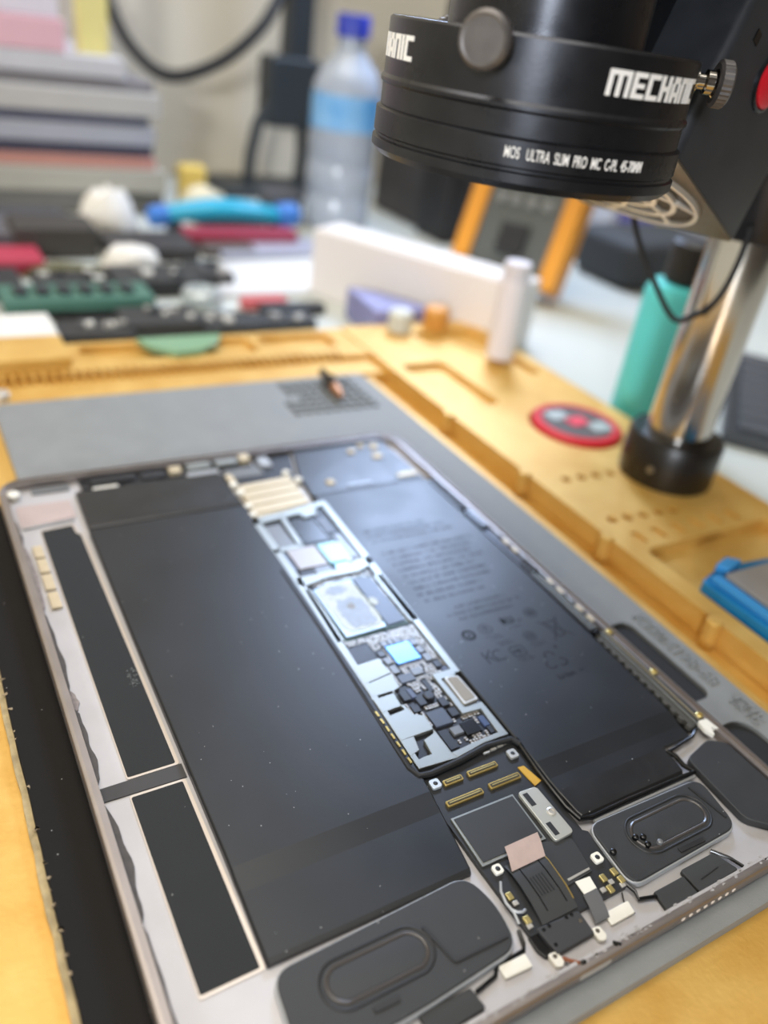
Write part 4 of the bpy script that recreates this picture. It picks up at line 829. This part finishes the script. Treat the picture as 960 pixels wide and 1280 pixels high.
for i, (x0, x1, y0, y1, h, l_) in enumerate(db):
    t_ = thing('circuit_module', l_, 'circuit module', ((x0 + x1) / 2, (y0 + y1) / 2, TZ), 'dark circuit modules in the clutter')
    MB().prism(rrect(x0, x1, y0, y1, 2), TZ, TZ + h).build('module_body', mat('module_dark', (44, 44, 44), .45, 0, .2, 80), t_, .8)
    for k in range(5):
        x = random.uniform(x0 + 4, x1 - 8); y = random.uniform(y0 + 3, y1 - 6); MB().box(x, x + random.uniform(3, 7), y, y + random.uniform(2, 5), TZ + h, TZ + h + 2.5).build('module_chip', random.choice((cappad, chipg, white, chipd)), t_, .3)
extra = [('charger_block', (126, 196, 588, 640), 12, (50, 46, 44), 'dark charger block between the small tissue and crimson case', 'charger'), ('black_remote', (-20, 52, 506, 548), 11, (40, 40, 40), 'black remote lying behind the left end of the clutter', 'remote'),
         ('leather_case', (-30, 36, 662, 700), 14, (96, 88, 80), 'taupe case wedged before the bottom of the left stack', 'case'), ('grey_adapter', (40, 112, 664, 706), 16, (70, 70, 72), 'charcoal adapter box before the left stack near the large tissue', 'adapter'),
         ('brown_pouch', (204, 250, 600, 622), 8, (84, 74, 68), 'brown flat pouch in front of the crimson case', 'pouch'), ('dark_reel', (232, 300, 700, 735), 14, (58, 62, 66), 'dark blue grey box behind the cyan pliers', 'box'), ('slate_pack', (306, 340, 706, 740), 30, (86, 88, 96), 'slate pack beside the water bottle base', 'pack'),
         ('black_strap', (196, 246, 456, 468), 7, (42, 42, 42), 'black strap piece in front of the pale red clip', 'strap')]
for n__, (x0, x1, y0, y1), h, c, l_, cat_ in extra:
    mbx = MB().prism(rrect(x0, x1, y0, y1, 4), TZ, TZ + h)
    tag(mbx.build(n__, mat(n__ + '_m', c, .55, 0, .2, 60), None, 1.8, 3), l_, cat_)
simple('green_glass_piece', MB().prism([(92, 390), (142, 390), (136, 378), (122, 367), (108, 366), (97, 376)], 1, 4.5), mat('glass_green', (136, 178, 140), .2, 0, trans=.2), 'pale green glass shard lying on the tray rear rack', 'glass', .6)
simple('white_block', MB().box(-30, 54, 402, 440, TZ, 4), mat('block_white', (226, 222, 212), .5), 'plain white block at the left behind the gold tray', 'block', 2)
simple('purple_booklet', MB().prism([(258, 452), (252, 400), (296, 398), (300, 402), (276, 440)], TZ, 10), mat('book_purple', (136, 136, 178), .5, 0, .2, 60), 'lavender blue booklet leaning before the white carton', 'booklet', 1)
simple('pale_jar', MB().lathe((262, 383, 1 + 1), (0, 0, 1), [(7, 0), (8, 1), (8, 12), (6, 14)], 24), mat('jar_pale', (204, 206, 196), .4), 'small pale jar on the tray corner before the booklet', 'jar')
simple('amber_cap', MB().lathe((292, 386, 2), (0, 0, 1), [(8, 0), (8.5, 1), (8.5, 12), (6.5, 14)], 24), mat('amber', (212, 150, 70), .45), 'amber round cap on the tray below the white carton', 'cap')
sg = thing('soldering_tip', 'small black soldering tip resting on the far mat corner', 'tip', (172, 312, 0))
MB().lathe((176, 306, 3.6), (.1, 1, .02), [(3.6, 0), (3.6, 9), (2.2, 11), (2.2, 20)], 18).build('tip_handle', blackg, sg)
MB().lathe((175.6, 305.6, 3.6), (-.1, -1, -.05), [(2.8, 0), (2.6, 6), (.8, 12)], 18).build('copper_end', mat('copper', (178, 130, 96), .35, .7), sg)
fb = MB()
for k in range(26):
    x, y = random.uniform(110, 200), random.uniform(-60, -14); r = random.uniform(.2, .55)
    fb.prism([(x + r * math.cos(t) * random.uniform(.6, 1.2), y + r * math.sin(t) * random.uniform(.6, 1.2)) for t in (0, 1.2, 2.5, 3.7, 5)], -4, -3.85)
fb.prism([(150.5, -17.4), (152.4, -18.6), (153.2, -19.6), (151.8, -19.2), (150.6, -18.4)], -4, -3.4)
stuff(fb.build('grit_specks', mat('grit', (110, 92, 84), .7), tray))
